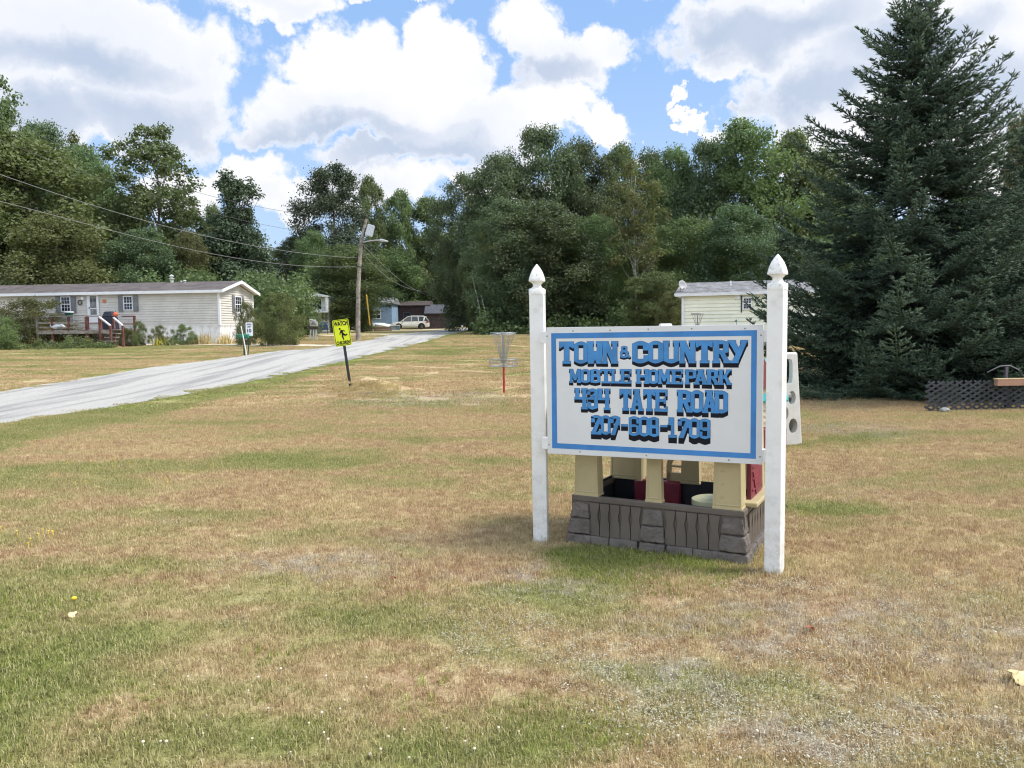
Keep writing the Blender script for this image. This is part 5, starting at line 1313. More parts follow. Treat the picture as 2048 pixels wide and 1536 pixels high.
home = thing('mobile_home', 'long beige mobile home with brown roof, grey shutters and white skirting on the left', 'mobile home', c1, hz_)
LW_, DW, SZ, EZ = 22.0, 4.9, .86, 2.93; RZ = 3.52
mb = MB(); siding(mb, (-LW_, 0), (0, 0), SZ, EZ, .148); siding(mb, (0, 0), (0, DW), SZ, RZ, .148, top=lambda u: EZ+(RZ-EZ)*(1-abs(u-.5)*2)); siding(mb, (0, DW), (-LW_, DW), SZ, EZ, .148); siding(mb, (-LW_, DW), (-LW_, 0), SZ, RZ, .148, top=lambda u: EZ+(RZ-EZ)*(1-abs(u-.5)*2))
mb.build('wall', siding_m, home)
mb = MB(); mb.box(-.06,.06,-.06,.07,SZ,EZ-.02); mb.box(-.06,.05,DW-.07,DW+.06,SZ,EZ-.02); mb.build('corner_trim', wpaint, home)
mb = MB(); mb.prism([(-.32,EZ+.05),(DW/2,RZ+.14),(DW+.32,EZ+.05),(DW+.32,EZ-.02),(DW/2,RZ+.06),(-.32,EZ-.02)], -LW_-.3, .38, 'x'); roof = mb.build('roof', roofm, home)
mb = MB(); mb.box(-LW_-.3, .383, -.345, -.322, EZ-.13, EZ+.04); mb.box(-LW_-.3, .383, -.322, -.02, EZ-.05, EZ-.035)
for s_ in (0, 1):
    ya, yb = (-.34, DW/2) if s_ == 0 else (DW+.34, DW/2)
    mb.add([(.382,ya,EZ-.12),(.382,yb,RZ-.03),(.382,yb,RZ+.155),(.382,ya,EZ+.055),(.41,ya,EZ-.12),(.41,yb,RZ-.03),(.41,yb,RZ+.155),(.41,ya,EZ+.055)], [(0,1,2,3),(7,6,5,4),(0,4,5,1),(3,2,6,7),(0,3,7,4)])
    mb.add([(.02,ya,EZ-.04),(.382,ya,EZ-.04),(.382,yb,RZ+.04),(.02,yb,RZ+.04)], [(0,1,2,3)])
mb.build('fascia', wpaint, home)
mb = MB()
n = int(LW_/.11)
for i in range(n): x = -LW_+i*.11; mb.box(x+.004, x+.106, -.002-(i % 2)*.008, .03, -.25, SZ-.08)
for i in range(int(DW/.11)): y = i*.11; mb.box(-.03, .002+(i % 2)*.008, y+.004, y+.106, -.25, SZ-.08)
mb.box(-LW_, .03, -.03, .02, SZ-.08, SZ-.005); mb.box(-.02, .03, .02, DW, SZ-.08, SZ-.005); mb.build('skirting', skirtm, home)
def hx(px): # photo x -> local x on the front wall
    q = at(px, 620, 46.5); return (q.x-c1.x)/math.cos(hz_)*1.0
def hzl(py, Y=46.5): return at(300, py, Y).z-c1.z-(at(300,679,46.5).z-c1.z)*0
def front(px, py):
    """intersection of the view ray with the front wall plane, local x,z"""
    d = ray(px, py); nrm = Vector((math.sin(hz_), -math.cos(hz_), 0)); o = Vector((c1.x, c1.y, 0)); t_ = (o-Vector((CAM.x,CAM.y,0))).dot(nrm)/Vector((d.x,d.y,0)).dot(nrm)
    P = CAM+d*t_; ux = Vector((math.cos(hz_), math.sin(hz_), 0)); return (P-Vector((c1.x,c1.y,0))).dot(ux), P.z-c1.z
def gable(px, py):
    d = ray(px, py); nrm = Vector((math.cos(hz_), math.sin(hz_), 0)); o = Vector((c1.x, c1.y, 0)); t_ = (o-Vector((CAM.x,CAM.y,0))).dot(nrm)/Vector((d.x,d.y,0)).dot(nrm)
    P = CAM+d*t_; uy = Vector((-math.sin(hz_), math.cos(hz_), 0)); return (P-Vector((c1.x,c1.y,0))).dot(uy), P.z-c1.z
for (xa, xb, ya, yb) in ((249,266,594,619),(124,142,595,622)):
    a = front(xa, ya); b = front(xb, yb); window(home, T_(((a[0]+b[0])/2, -.048, (a[1]+b[1])/2)), b[0]-a[0], a[1]-b[1], 3, 4, .30)
a = gable(469.5, 594); b = gable(479.5, 624); window(home, T_((.048, (a[0]+b[0])/2, (a[1]+b[1])/2)) @ Matrix.Rotation(R(90), 4, 'Z'), .86, a[1]-b[1], 3, 4, .32)
yy = (a[0]+b[0])/2; zq = b[1]-.20; mb = MB(); mb.box(.06, .085, yy-.30, yy+.62, zq-.24, zq+.10); nm = mb.build('number_plaque', wpaint, home)
mb = MB(); V, Fs = textmesh('DO', .20, .50, .004); mb.M = T_((.088, yy-.22, zq-.17)) @ Matrix.Rotation(R(90), 4, 'Z'); mb.add(V, Fs); mb.build('lettering', blackm, nm)
# door with storm frame
a = front(178, 592); b = front(198, 642); dx = (a[0]+b[0])/2; dw_ = b[0]-a[0]; z0, z1 = b[1], a[1]
mb = MB(); mb.M = T_((0,-.045,0)); mb.box(dx-dw_/2-.09, dx-dw_/2, -.05, .0, z0-.1, z1+.09); mb.box(dx+dw_/2, dx+dw_/2+.09, -.05, 0, z0-.1, z1+.09); mb.box(dx-dw_/2, dx+dw_/2, -.05, 0, z1, z1+.09)
mb.box(dx-dw_/2, dx+dw_/2, -.035, 0, z0-.1, z0+.38); mb.box(dx-dw_/2, dx+dw_/2, -.042, -.0, z0+.74, z0+.79); mb.box(dx-dw_/2, dx-dw_/2+.08, -.035, 0, z0+.38, z1); mb.box(dx+dw_/2-.06, dx+dw_/2, -.035, 0, z0+.38, z1)
dr = mb.build('door', wpaint, home)
mb = MB(); mb.box(dx-dw_/2+.08, dx+dw_/2-.06, -.065, -.048, z0+.38, z1); mb.build('pane', mat('screen_grey', (.22,.23,.23), .4, .25, 4), dr)
mb = MB()
for (ox, oz) in ((-.13, .0), (.13, .03)):
    for k in range(5): a = k*1.257; mb.M = T_((dx+ox+.07*math.cos(a), -.072, z1-.28+oz+.07*math.sin(a))) @ Matrix.Rotation(R(90), 4, 'X'); mb.lathe([(.05,-.004),(.05,.004)], 8)
mb.M = Matrix.Identity(4); mb.build('flower_decal', mat('decal_grey', (.06,.07,.07), .5, .1), dr)
mb = MB(); mb.box(dx-dw_/2+.02, dx-dw_/2+.05, -.12, -.075, z0+.72, z0+.86); mb.build('handle', mat('dark_iron3', (.04,.04,.04), .4, .1), dr)
mb = MB(); q = front(167, 597); mb.lathe([(.05,-.1),(.09,-.02),(.07,.08)], 10, (q[0], -.12, q[1])); mb.box(q[0]-.03,q[0]+.12,-.12,0,q[1]-.03,q[1]+.03); mb.build('porch_light', wpaint, home)
# roof vents
for (px, w_, h_) in ((341, .13, .52), (364, .07, .16), (371, .10, .20)):
    q = at(px, 566, 49); lx = (q-c1).dot(Vector((math.cos(hz_), math.sin(hz_), 0))); mb = MB(); zr = RZ+.05
    if h_ > .4: mb.lathe([(w_*.85,-.1),(w_*.85,h_*.45),(w_*1.25,h_*.5),(w_*1.25,h_*.62),(w_*.7,h_*.66),(w_*.7,h_*.8),(w_*1.2,h_*.84),(w_*.7,h_*1.02),(.01,h_*1.08)], 12, (lx, DW/2-.1, zr))
    else: mb.lathe([(w_*.6,-.1),(w_*.6,h_*.6),(w_*1.1,h_*.65),(w_*.8,h_),(.01,h_*1.05)], 10, (lx, DW/2-.3, zr-.02))
    mb.build('roof_vent', mat('vent_metal', (.45,.48,.44), .5, .15), roof)
# things hung on the wall
q = front(161, 605); o = thing('wreath', 'round grey wreath hanging on the siding left of the door', 'wreath', home.matrix_basis @ Vector((0,0,0)))
Mh = Matrix.Translation(c1) @ Matrix.Rotation(hz_, 4, 'Z')
o.location = Mh @ Vector((q[0], -.06, q[1])); o.rotation_euler = (0, 0, hz_)
MB().tube([(.115*math.cos(a), 0, .135*math.sin(a)) for a in np.linspace(0, 2*math.pi, 25)], .035, 7, cap=False).build('ring', mat('wreath_grey', (.13,.12,.10), .9, .4, 20), o)
MB().lathe([(.03,-.03),(.05,0),(.02,.03)], 8).build('bow', mat('bow_pale', (.5,.48,.45), .8, .1), o)
q = front(209.5, 602.5); o = thing('sun_ornament', 'orange sun face ornament on the siding right of the door', 'wall ornament', Mh @ Vector((q[0], -.05, q[1])), hz_)
mb = MB(); mb.M = Matrix.Rotation(R(90), 4, 'X'); mb.lathe([(.10,-.02),(.10,.01),(.06,.03)], 16)
for k in range(10): a = k*.628; mb.M = Matrix.Rotation(R(90), 4, 'X'); mb.add([(.10*math.cos(a-.2),.10*math.sin(a-.2),0),(.155*math.cos(a),.155*math.sin(a),0),(.10*math.cos(a+.2),.10*math.sin(a+.2),0),(.10*math.cos(a),.10*math.sin(a),.02)], [(0,1,3),(1,2,3),(0,2,1)])
mb.build('disc', mat('terracotta', (.60,.20,.08), .6, .15), o)
# ---- deck with red rails and steps
redw = mat('deck_red', (.16,.055,.045), .85, .3, 5, .4, 20, dirt=((.30,.27,.24),.6,6)); greyw = mat('deck_grey', (.30,.26,.22), .9, .3, 5, .4, 20); palew = mat('rail_pale', (.62,.60,.57), .7, .1)
DY = -2.6
def dfront(px, py, yl=DY):
    d = ray(px, py); nrm = Vector((math.sin(hz_), -math.cos(hz_), 0)); o = Mh @ Vector((0, yl, 0)); t_ = (o-CAM).to_2d().dot(nrm.to_2d())/Vector((d.x,d.y)).dot(nrm.to_2d()); P = CAM+d*t_; return (Mh.inverted() @ P)
deck = thing('wooden_deck', 'weathered red railed wooden deck with steps in front of the mobile home door', 'deck', Mh @ Vector((dfront(72,660).x, DY, 0)), hz_)
Di = (Matrix.Translation(deck.location) @ Matrix.Rotation(hz_, 4, 'Z')).inverted() @ Mh
def dl(px, py, yl=DY): return Di @ dfront(px, py, yl)
ra = dl(70, 634.5); rb = dl(172, 631.5); rc = dl(198, 631.5); rd = dl(254, 632); fz = dl(150, 660).z
x0, x1 = dl(72, 660).x, dl(232, 660).x
mb = MB()
for i in range(18): y = i*.15; mb.box(x0, x1, y+.005, y+.14, fz-.04, fz)
mb.box(x0, x1, -.03, .0, fz-.22, fz-.045); mb.build('floor', greyw, deck)
for px in (73, 103, 136, 171, 174, 200, 252):
    a = dl(px, 640); mb = MB(); yy0 = 0 if px < 210 else .8; mb.box(a.x-.055, a.x+.055, yy0, yy0+.10, fz-.7, ra.z-.02); mb.build('post', redw if px != 73 else greyw, deck)
mb = MB(); mb.bar((ra.x, .05, ra.z+.0), (rb.x, .05, rb.z+.02), .17, .05); mb.build('handrail', greyw, deck)
mb = MB(); mb.bar((rb.x, .05, rb.z-.02), (rc.x, .05, rc.z-.02), .12, .05); mb.bar((rb.x, .05, rb.z-.42), (rc.x, .05, rc.z-.42), .05, .06); a = dl(227, 632); mb.bar((a.x, .85, a.z), (rd.x, .85, rd.z), .1, .06); mb.bar((a.x, .85, a.z-.45), (rd.x, .85, rd.z-.45), .05, .06); mb.build('handrail', redw, deck)
mb = MB()
for (pz, hgt) in ((646, .30), (655, .0)): a = dl(75, pz); b = dl(170, pz); mb.bar((a.x, .05, a.z), (b.x, .05, b.z), .05, .09)
mb.build('lower_rail', greyw, deck)
# steps
sa, sb_ = dl(224, 652), dl(245, 652); sx0, sx1 = sa.x, sb_.x; gzl = (Di @ (Mh.inverted() @ Vector((deck.location.x+6, deck.location.y-1, G(deck.location.x+6, deck.location.y-1))))).z
mb = MB(); ns = 4
for i in range(ns):
    z = gzl+.16+(fz-gzl-.16)*(1-i/ns); mb.box(sx0-.05+i*.06, sx1+i*.06, -.30*(i+1), -.30*i+.03, z-.05, z)
mb.build('steps', greyw, deck)
for (pa, pb_) in (((198.5,634),(220.5,651)), ((227,635),(245,651))):
    a = dl(*pa, DY+(.0 if pa[0] < 210 else .4)); b = dl(*pb_, DY-1.1)
    mb = MB(); mb.bar(a, b, .10, .07); h_ = mb.build('stair_rail', palew, deck)
    mb = MB(); mb.box(b.x-.05, b.x+.05, b.y-.05, b.y+.05, gzl-.3, b.z-.02); mb.build('post', redw, h_)
    mb = MB(); mb.box(a.x-.05, a.x+.05, a.y-.05, a.y+.05, fz-.9, a.z-.02); mb.build('post', redw, h_)
# covered grill beside the steps
q = Mh @ Vector((dfront(220, 650, -1.2).x, -1.2, 0)); gl_ = thing('grill', 'grill under a dark blue cover standing on the deck beside the steps', 'grill', (q.x, q.y, c1.z+fz+.0), hz_)
mb = MB(); mb.frust((-.42,.42,-.3,.3), (-.36,.36,-.26,.26), .01, .75); mb.frust((-.36,.36,-.26,.26), (-.22,.22,-.16,.16), .75, 1.08); mb.build('cover', mat('cover_navy', (.018,.020,.035), .7, .2, 4, .5, 12), gl_, bevel=.05, seg=3)
q = Mh @ (Vector(dfront(231, 629, DY+.4))); pk = thing('pumpkin_ornament', 'small orange jack-o-lantern ornament on the rail post above the steps', 'ornament', (q.x, q.y, Mh.translation.z+dfront(231,633,DY+.4).z), hz_)
mb = MB(); vs = []; fs = []; n, m_ = 24, 9
for j in range(m_+1):
    th = math.pi*j/m_
    for i in range(n): a = 2*math.pi*i/n; r_ = .15*math.sin(th)*(1-.10*abs(math.sin(a*4))); vs.append((r_*math.cos(a), r_*math.sin(a), .13-.13*math.cos(th)))
for j in range(m_):
    for i in range(n): fs.append((j*n+i, j*n+(i+1) % n, (j+1)*n+(i+1) % n, (j+1)*n+i))
mb.add(vs, fs); mb.build('body', mat('pumpkin_orange', (.55,.12,.05), .6, .15), pk, smooth=True); MB().tube([(0,0,.24),(.02,0,.32)], [.03,.018], 7).build('stalk', lushm, pk)
# stuff under/on the deck: bench, green pot, white tarp bundle, crate
def lump(name, label, cat, px, py, Y, rad, m, sq=(1,1,1), seed=1):
    q = at(px, py, Y); rg = np.random.default_rng(seed); vs = []; fs = []; n, m_ = 18, 10
    for j in range(m_+1):
        th = math.pi*j/m_
        for i in range(n): a = 2*math.pi*i/n; r_ = 1+.14*math.sin(3*a+seed)*math.sin(th*2)+.10*math.sin(5*a+th*4); vs.append((rad*sq[0]*r_*math.sin(th)*math.cos(a), rad*sq[1]*r_*math.sin(th)*math.sin(a), -rad*sq[2]*r_*math.cos(th)))
    for j in range(m_):
        for i in range(n): fs.append((j*n+i, j*n+(i+1) % n, (j+1)*n+(i+1) % n, (j+1)*n+i))
    mb = MB(); mb.add(vs, fs); return tag(mb.build(name, m, loc=q, smooth=True), label, cat)
lump('tarp_bundle', 'crumpled white tarp bundle behind the deck rail', 'tarp', 115, 653, 44.8, .30, mat('tarp_white', (.62,.66,.68), .5, .1), (1.4,.8,.6))
q = at(138, 626, 45.6); pot = thing('planter', 'dark green planter with white rim hanging over the deck rail', 'planter', q, 0)
MB().lathe([(.16,-.24),(.25,.02)], 16).build('pot', mat('pot_green', (.01,.07,.05), .5, .1), pot); MB().lathe([(.26,.021),(.27,.08),(.20,.09)], 16).build('rim', wpaint, pot)
q = Mh @ Vector((dfront(118, 648, -.9).x, -.9, 0)); bn = thing('porch_bench', 'dark grey slatted bench standing on the deck against the wall', 'bench', (q.x, q.y, c1.z+fz), hz_)
mb = MB(); mb.box(-.75,.75,-.25,.25,.40,.45); mb.build('seat', shut, bn); mb = MB()
for k in range(5): mb.box(-.75,.75,.22,.26,.50+k*.10,.58+k*.10)
mb.build('backrest', shut, bn)
for (a, b) in ((-.7,-.22),(.7,-.22),(-.7,.22),(.7,.22)): MB().box(a-.03,a+.03,b-.03,b+.03,0,.40).build('leg', shut, bn)
q = Mh @ Vector((dfront(86, 655, -1.4).x, -1.4, 0)); cr = thing('wooden_box', 'light wooden box on the deck behind the left end of the rail', 'box', (q.x, q.y, c1.z+fz), hz_)
mb = MB(); mb.box(-.28,.28,-.2,.2,.0,.05)
for k in range(3): mb.box(-.28,.28,-.22,-.20,.06+k*.15,.19+k*.15)
mb.box(-.28,-.25,-.2,.2,.05,.5); mb.box(.25,.28,-.2,.2,.05,.5); mb.box(-.28,.28,.18,.2,.05,.5); mb.build('crate', mat('crate_wood', (.42,.27,.15), .8, .2), cr)
# ---- shrubs and bed plants by the home
plant('bush_olive', 'shrub', 'shrub', 'huge spreading olive green shrub at the left end of the deck', 58, 596, 100, 45.5, 'shrubs by the long mobile home', sy=.62, rz=0)
plant('bush', 'shrub', 'shrub', 'lower green part of the spreading shrub touching the left photo edge', -15, 625, 50, 42.4, 'shrubs by the long mobile home')
plant('bush', 'shrub', 'shrub', 'big rounded green bush between the mobile home gable and the meters', 558, 584, 47, 42.5, 'shrubs by the long mobile home', rz=1.0)
plant('bush_olive', 'shrub', 'shrub', 'slim dark reddish bush in front of the gable window, beside the speed sign', 492, 602, 22, 43.6, 'shrubs by the long mobile home')
for (px, yt, hw, lab, key) in ((277,641,15,'small round green bush right of the deck steps','bush'), (365,648,22,'low bright green bush against the white skirting','bush'), (318,650,16,'loose flowering clump left of the low bright green bush','bush_olive'), (22,640,22,'tall weedy clump left of the deck below the big shrub','bush'), (252,655,14,'brownish low clump at the foot of the deck steps','bush_olive')):
    plant(key, 'bed_plant', 'bed plant', lab, px, yt, hw, 44.4, 'plants in the bed along the mobile home')
def bladeplant(name, label, px, py, Y, n, h, spread_, m, group=None, kind=None):
    q = at(px, py, Y); z = G(q.x, Y); rg = np.random.default_rng(int(px)); V = []; Q = []; ti = []
    for k in range(n):
        bx, by = rg.normal(0, spread_*.35, 2); a = rg.uniform(0, 6.28); l = h*rg.uniform(.6, 1.15); le = rg.uniform(.1, .8); wd = rg.uniform(.012, .03)*(h/.5)**.5
        d = np.array([math.cos(a), math.sin(a)]); s_ = np.array([-d[1], d[0]])*wd; pts = []
        for u, ww in ((0, .6), (.5, 1), (1, .1)):
            c = np.array([bx, by])+d*l*math.sin(le)*u**1.6; zz = l*math.cos(le)*u*(1-.25*u*le); pts += [(c[0]-s_[0]*ww, c[1]-s_[1]*ww, zz), (c[0]+s_[0]*ww, c[1]+s_[1]*ww, zz)]
        o = len(V); V += pts; Q += [(o, o+1, o+3, o+2), (o+2, o+3, o+5, o+4)]; ti += [rg.random()]*6
    ob = rawmesh(name, V, Q, m, tint=ti); ob.location = (q.x, Y, z); 
    return tag(ob, label, 'plant' if kind is None else None, group, kind)
hosta = leafmat('hosta', (.16,.19,.07), (.42,.42,.20), .3, 0)
bladeplant('hosta', 'pale striped hosta in the bed in front of the low bright green bush', 338, 676, 43.8, 90, .42, .5, hosta)
bladeplant('daylily', 'yellow flowered lily clump beside the pale hosta', 320, 668, 44.0, 110, .6, .6, leafmat('lily', (.18,.20,.05), (.62,.52,.10), .3, 0))
for (px, h_, lab) in ((408,.7,'dry grass tuft at the skirting, left of the house corner'), (452,.65,'small dry tuft at the house corner'), (392,.5,'short dry grass tuft beside the low bright green bush')): bladeplant('grass_tuft', lab, px, 676, 45, 110, h_, .6, strawm)
# weeds under the deck: one continuous growth
C_ = []; Rr_ = []; rg = np.random.default_rng(31)
for i in range(190):
    px_ = rg.uniform(-60, 225); Yd = rg.uniform(41.6, 43.8); q = at(px_, 670, Yd); C_.append((q.x, Yd, G(q.x, Yd)+rg.uniform(0, .75)*rg.random()**1.5*(.4+.6*math.sin(px_*.13)**2))); Rr_.append(rg.uniform(.10, .24))
V, Q, ti = leaves(rg, C_, Rr_, 20000, .042, .3); tag(rawmesh('weeds', V, Q, L_bush, tint=ti), kind='stuff')
q0 = ground(360, 678); mb = MB(); a = ground(352, 679); b = ground(428, 680); mb.bar((a.x,a.y,a.z+.05), (b.x,b.y,b.z+.05), .14, .14); tag(mb.build('landscape_timber', greyw), 'long weathered timber edging on the ground before the skirting', 'timber')

# ------------------------------------------------------------------ second mobile home (white, bay-like front)
Y2 = 70.0
def P2(px, py, Y=Y2): return at(px, py, Y)
o2 = P2(657, 652); z2 = G(o2.x, Y2)
h2 = thing('mobile_home', 'older white mobile home with curved roof and wide front window behind the bush', 'mobile home', (o2.x, Y2, z2), R(3))
s2 = Y2/F; W2 = 3.7; top2 = P2(640, 586).z-z2; eav = P2(640, 594).z-z2; mid2 = P2(640, 625).z-z2
wh = mat('old_white', (.66,.69,.70), .5, .08, 2, dirt=((.4,.42,.4),.4,2)); gry = mat('old_grey', (.36,.39,.38), .6, .1)
mb = MB(); mb.box(-W2, 0, .5, 14, .0, eav); mb.build('wall', gry, h2)
mb = MB(); mb.prism([(-W2-.1,eav+.0),(0.05,eav+.0),(.05,eav+.12),(-.8,eav+.30),(-W2/2,eav+.42),(-W2+.8,eav+.34),(-W2-.1,eav+.14)], -.35, 14.1); mb.build('roof', wh, h2)
mb = MB(); mb.box(-W2, -.0, -.3, .52, mid2, mid2+.12); mb.box(-.16, -.0, -.3, .5, mid2+.12, eav-.01); mb.box(-W2, -W2+.16, -.3, .5, mid2+.12, eav-.01); mb.box(-W2+.16, -.16, .1, .5, mid2+.12, eav-.01); mb.box(-W2+.2,-.2,.05,.098,mid2+.14,mid2+.24); mb.build('bay', wh, h2)
window(h2, T_((-1.75, .09, (mid2+eav)/2+.06)), 2.3, (eav-mid2)*.66, 4, 1, 0, False, wh)
mb = MB(); mb.box(-.75, -.02, .44, .49, .15, mid2*.62); mb.build('lower_panel', wh, h2)
q = P2(650, 645, 68); gb = thing('grill', 'dark blue covered grill beside the older white mobile home', 'grill', (q.x-.2, 67.8, G(q.x,67.8)), .2)
mb = MB(); mb.frust((-.55,.55,-.3,.3),(-.45,.45,-.25,.25),.35,.85); mb.frust((-.45,.45,-.25,.25),(-.3,.3,-.15,.15),.85,1.05); mb.build('cover', mat('cover_blue', (.015,.04,.09), .6, .2), gb, bevel=.05)
for (a, b) in ((-.45,-.2),(.45,-.2),(-.45,.2),(.45,.2)): MB().box(a-.03,a+.03,b-.03,b+.03,-.05,.36).build('leg', mat('dark_iron4',(.05,.05,.05),.5,.1), gb)

# ------------------------------------------------------------------ blue house, brown sheds
def simple_house(name, label, cat, px0, px1, ytop_eave, Y, depth, rise, wallm, roofm_, ybase=658, rz=0, ridge='x'):
    a = at(px0, ytop_eave, Y); b = at(px1, ytop_eave, Y); z0 = G((a.x+b.x)/2, Y)-.05; h = (a.z+b.z)/2-z0; w_ = b.x-a.x
    r_ = thing(name, label, cat, (a.x, Y, z0), rz)
    mb = MB(); mb.box(0, w_, 0, depth, -.3, h-.002); 
    if ridge == 'y': mb.prism([(0,h),(w_,h),(w_/2,h+rise-.02)], .0, depth)
    wl = mb.build('wall', wallm, r_)
    mb = MB(); e = .25
    if ridge == 'x': mb.prism([(-e,h-.02),(depth/2,h+rise),(depth+e,h-.02),(depth+e,h-.12),(-e,h-.12)], -e, w_+e, 'x')
    else: mb.prism([(-e,h-.05),(w_/2,h+rise+.04),(w_+e,h-.05),(w_+e,h+.03),(w_/2,h+rise+.14),(-e,h+.03)], -e, depth+e)
    mb.build('roof', roofm_, r_); return r_, w_, h
bluem = mat('siding_blue', (.20,.30,.42), .6, .08, 2); shinyr = mat('roof_metal', (.20,.21,.21), .6, .2); darkb = mat('shed_brown', (.040,.024,.028), .8, .25, 3, .3, 8); rbr = mat('roof_dull', (.07,.056,.052), .9, .2)
bh_, w_, h_ = simple_house('blue_house', 'low light blue house half hidden by trees between the pole and the car', 'house', 664, 783, 606, 88, 5, .7, bluem, shinyr)
window(bh_, T_((2.2,-.01,h_*.58)), .9, .9, 2, 2); window(bh_, T_((5.0,-.01,h_*.58)), .9, .9, 2, 2)
mb = MB(); mb.box(0, w_, -.03, -.002, -.2, .55); mb.build('skirting', skirtm, bh_)
s1_, w_, h_ = simple_house('brown_shed', 'dark brown building with low roof behind the white car', 'shed', 784, 856, 610, 93, 5, .55, darkb, rbr)
window(s1_, T_((1.75,-.01,h_*.55)), .7, .8, 2, 2, 0, True, mat('frame_dull',(.07,.08,.11),.6,.1))
s2_, w_, h_ = simple_house('board_shed', 'weathered dark board shed with sloping roof right of the white car', 'shed', 853, 901, 626, 91.5, 3.2, 1.05, mat('shed_grey', (.075,.058,.062), .9, .25, 3), mat('shed_roof', (.075,.08,.095), .8, .2), rz=R(2))
mb = MB()
for i in range(int(w_/.18)): mb.box(i*.18+.01, i*.18+.165, -.03, -.002, -.2, h_-.13)
mb.build('board_wall', MATS['shed_grey'], s2_)

# ------------------------------------------------------------------ vehicles
carw = mat('car_pearl', (.62,.62,.58), .25, .02, 3, coat=.8); rub = mat('tyre', (.02,.02,.02), .85, .1); rim_m = mat('alloy', (.45,.46,.47), .3, .1, metal=.7); dglass = glass
lam = mat('tail_red', (.22,.02,.02), .3, .1); chrome = mat('lower_grey', (.34,.34,.33), .5, .08)
def loft(sections, mb, close=True):
    """sections: list of (x, [(y,z)...]) with equal counts"""
    n = len(sections[0][1]); vs = []; 
    for x, pr in sections: vs += [(x, y, z) for y, z in pr]
    fs = []
    for i in range(len(sections)-1):
        for k in range(n): fs.append((i*n+k, i*n+(k+1) % n, (i+1)*n+(k+1) % n, (i+1)*n+k))
    fs.append(tuple(range(n))[::-1]); fs.append(tuple((len(sections)-1)*n+k for k in range(n))); mb.add(vs, fs)
def body_prof(w_, z0, z1, r_=.12, tum=0.0):
    h = w_/2; return [(-h+.06, z0), (-h, z0+.12), (-h-.0, z0+(z1-z0)*.55), (-h+r_*.6+tum, z1-.05), (-h+r_*1.6+tum, z1), (0, z1+.015), (h-r_*1.6-tum, z1), (h-r_*.6-tum, z1-.05), (h, z0+(z1-z0)*.55), (h, z0+.12), (h-.06, z0)]
def wheel(parent, x, y, r_=.37, wd=.24):
    s_ = 1 if y > 0 else -1; w0 = bpy.data.objects.new('wheel', None)
    mb = MB(); mb.M = T_((x, y, r_)) @ Matrix.Rotation(R(90), 4, 'X'); mb.lathe([(r_*.62,-wd/2),(r_*.95,-wd/2),(r_,-wd/2+.03),(r_,wd/2-.03),(r_*.95,wd/2),(r_*.62,wd/2)], 28); t_ = mb.build('wheel', rub, parent, smooth=35)
    mb = MB(); mb.M = T_((x, y+s_*.01, r_)) @ Matrix.Rotation(R(90), 4, 'X'); mb.lathe([(r_*.60,-wd/2+.01),(r_*.63,-wd/2+.01),(r_*.63,wd/2-.01),(r_*.60,wd/2-.01)], 24); mb.lathe([(.07,-wd/2+.02),(.07,wd/2-.02)], 10)
    for k in range(7): a = k*2*math.pi/7; mb.bar((.05*math.cos(a),.05*math.sin(a),-s_*(wd/2-.05)), (r_*.61*math.cos(a), r_*.61*math.sin(a), -s_*(wd/2-.04)), .07, .05)
    mb.build('rim', rim_m, t_)
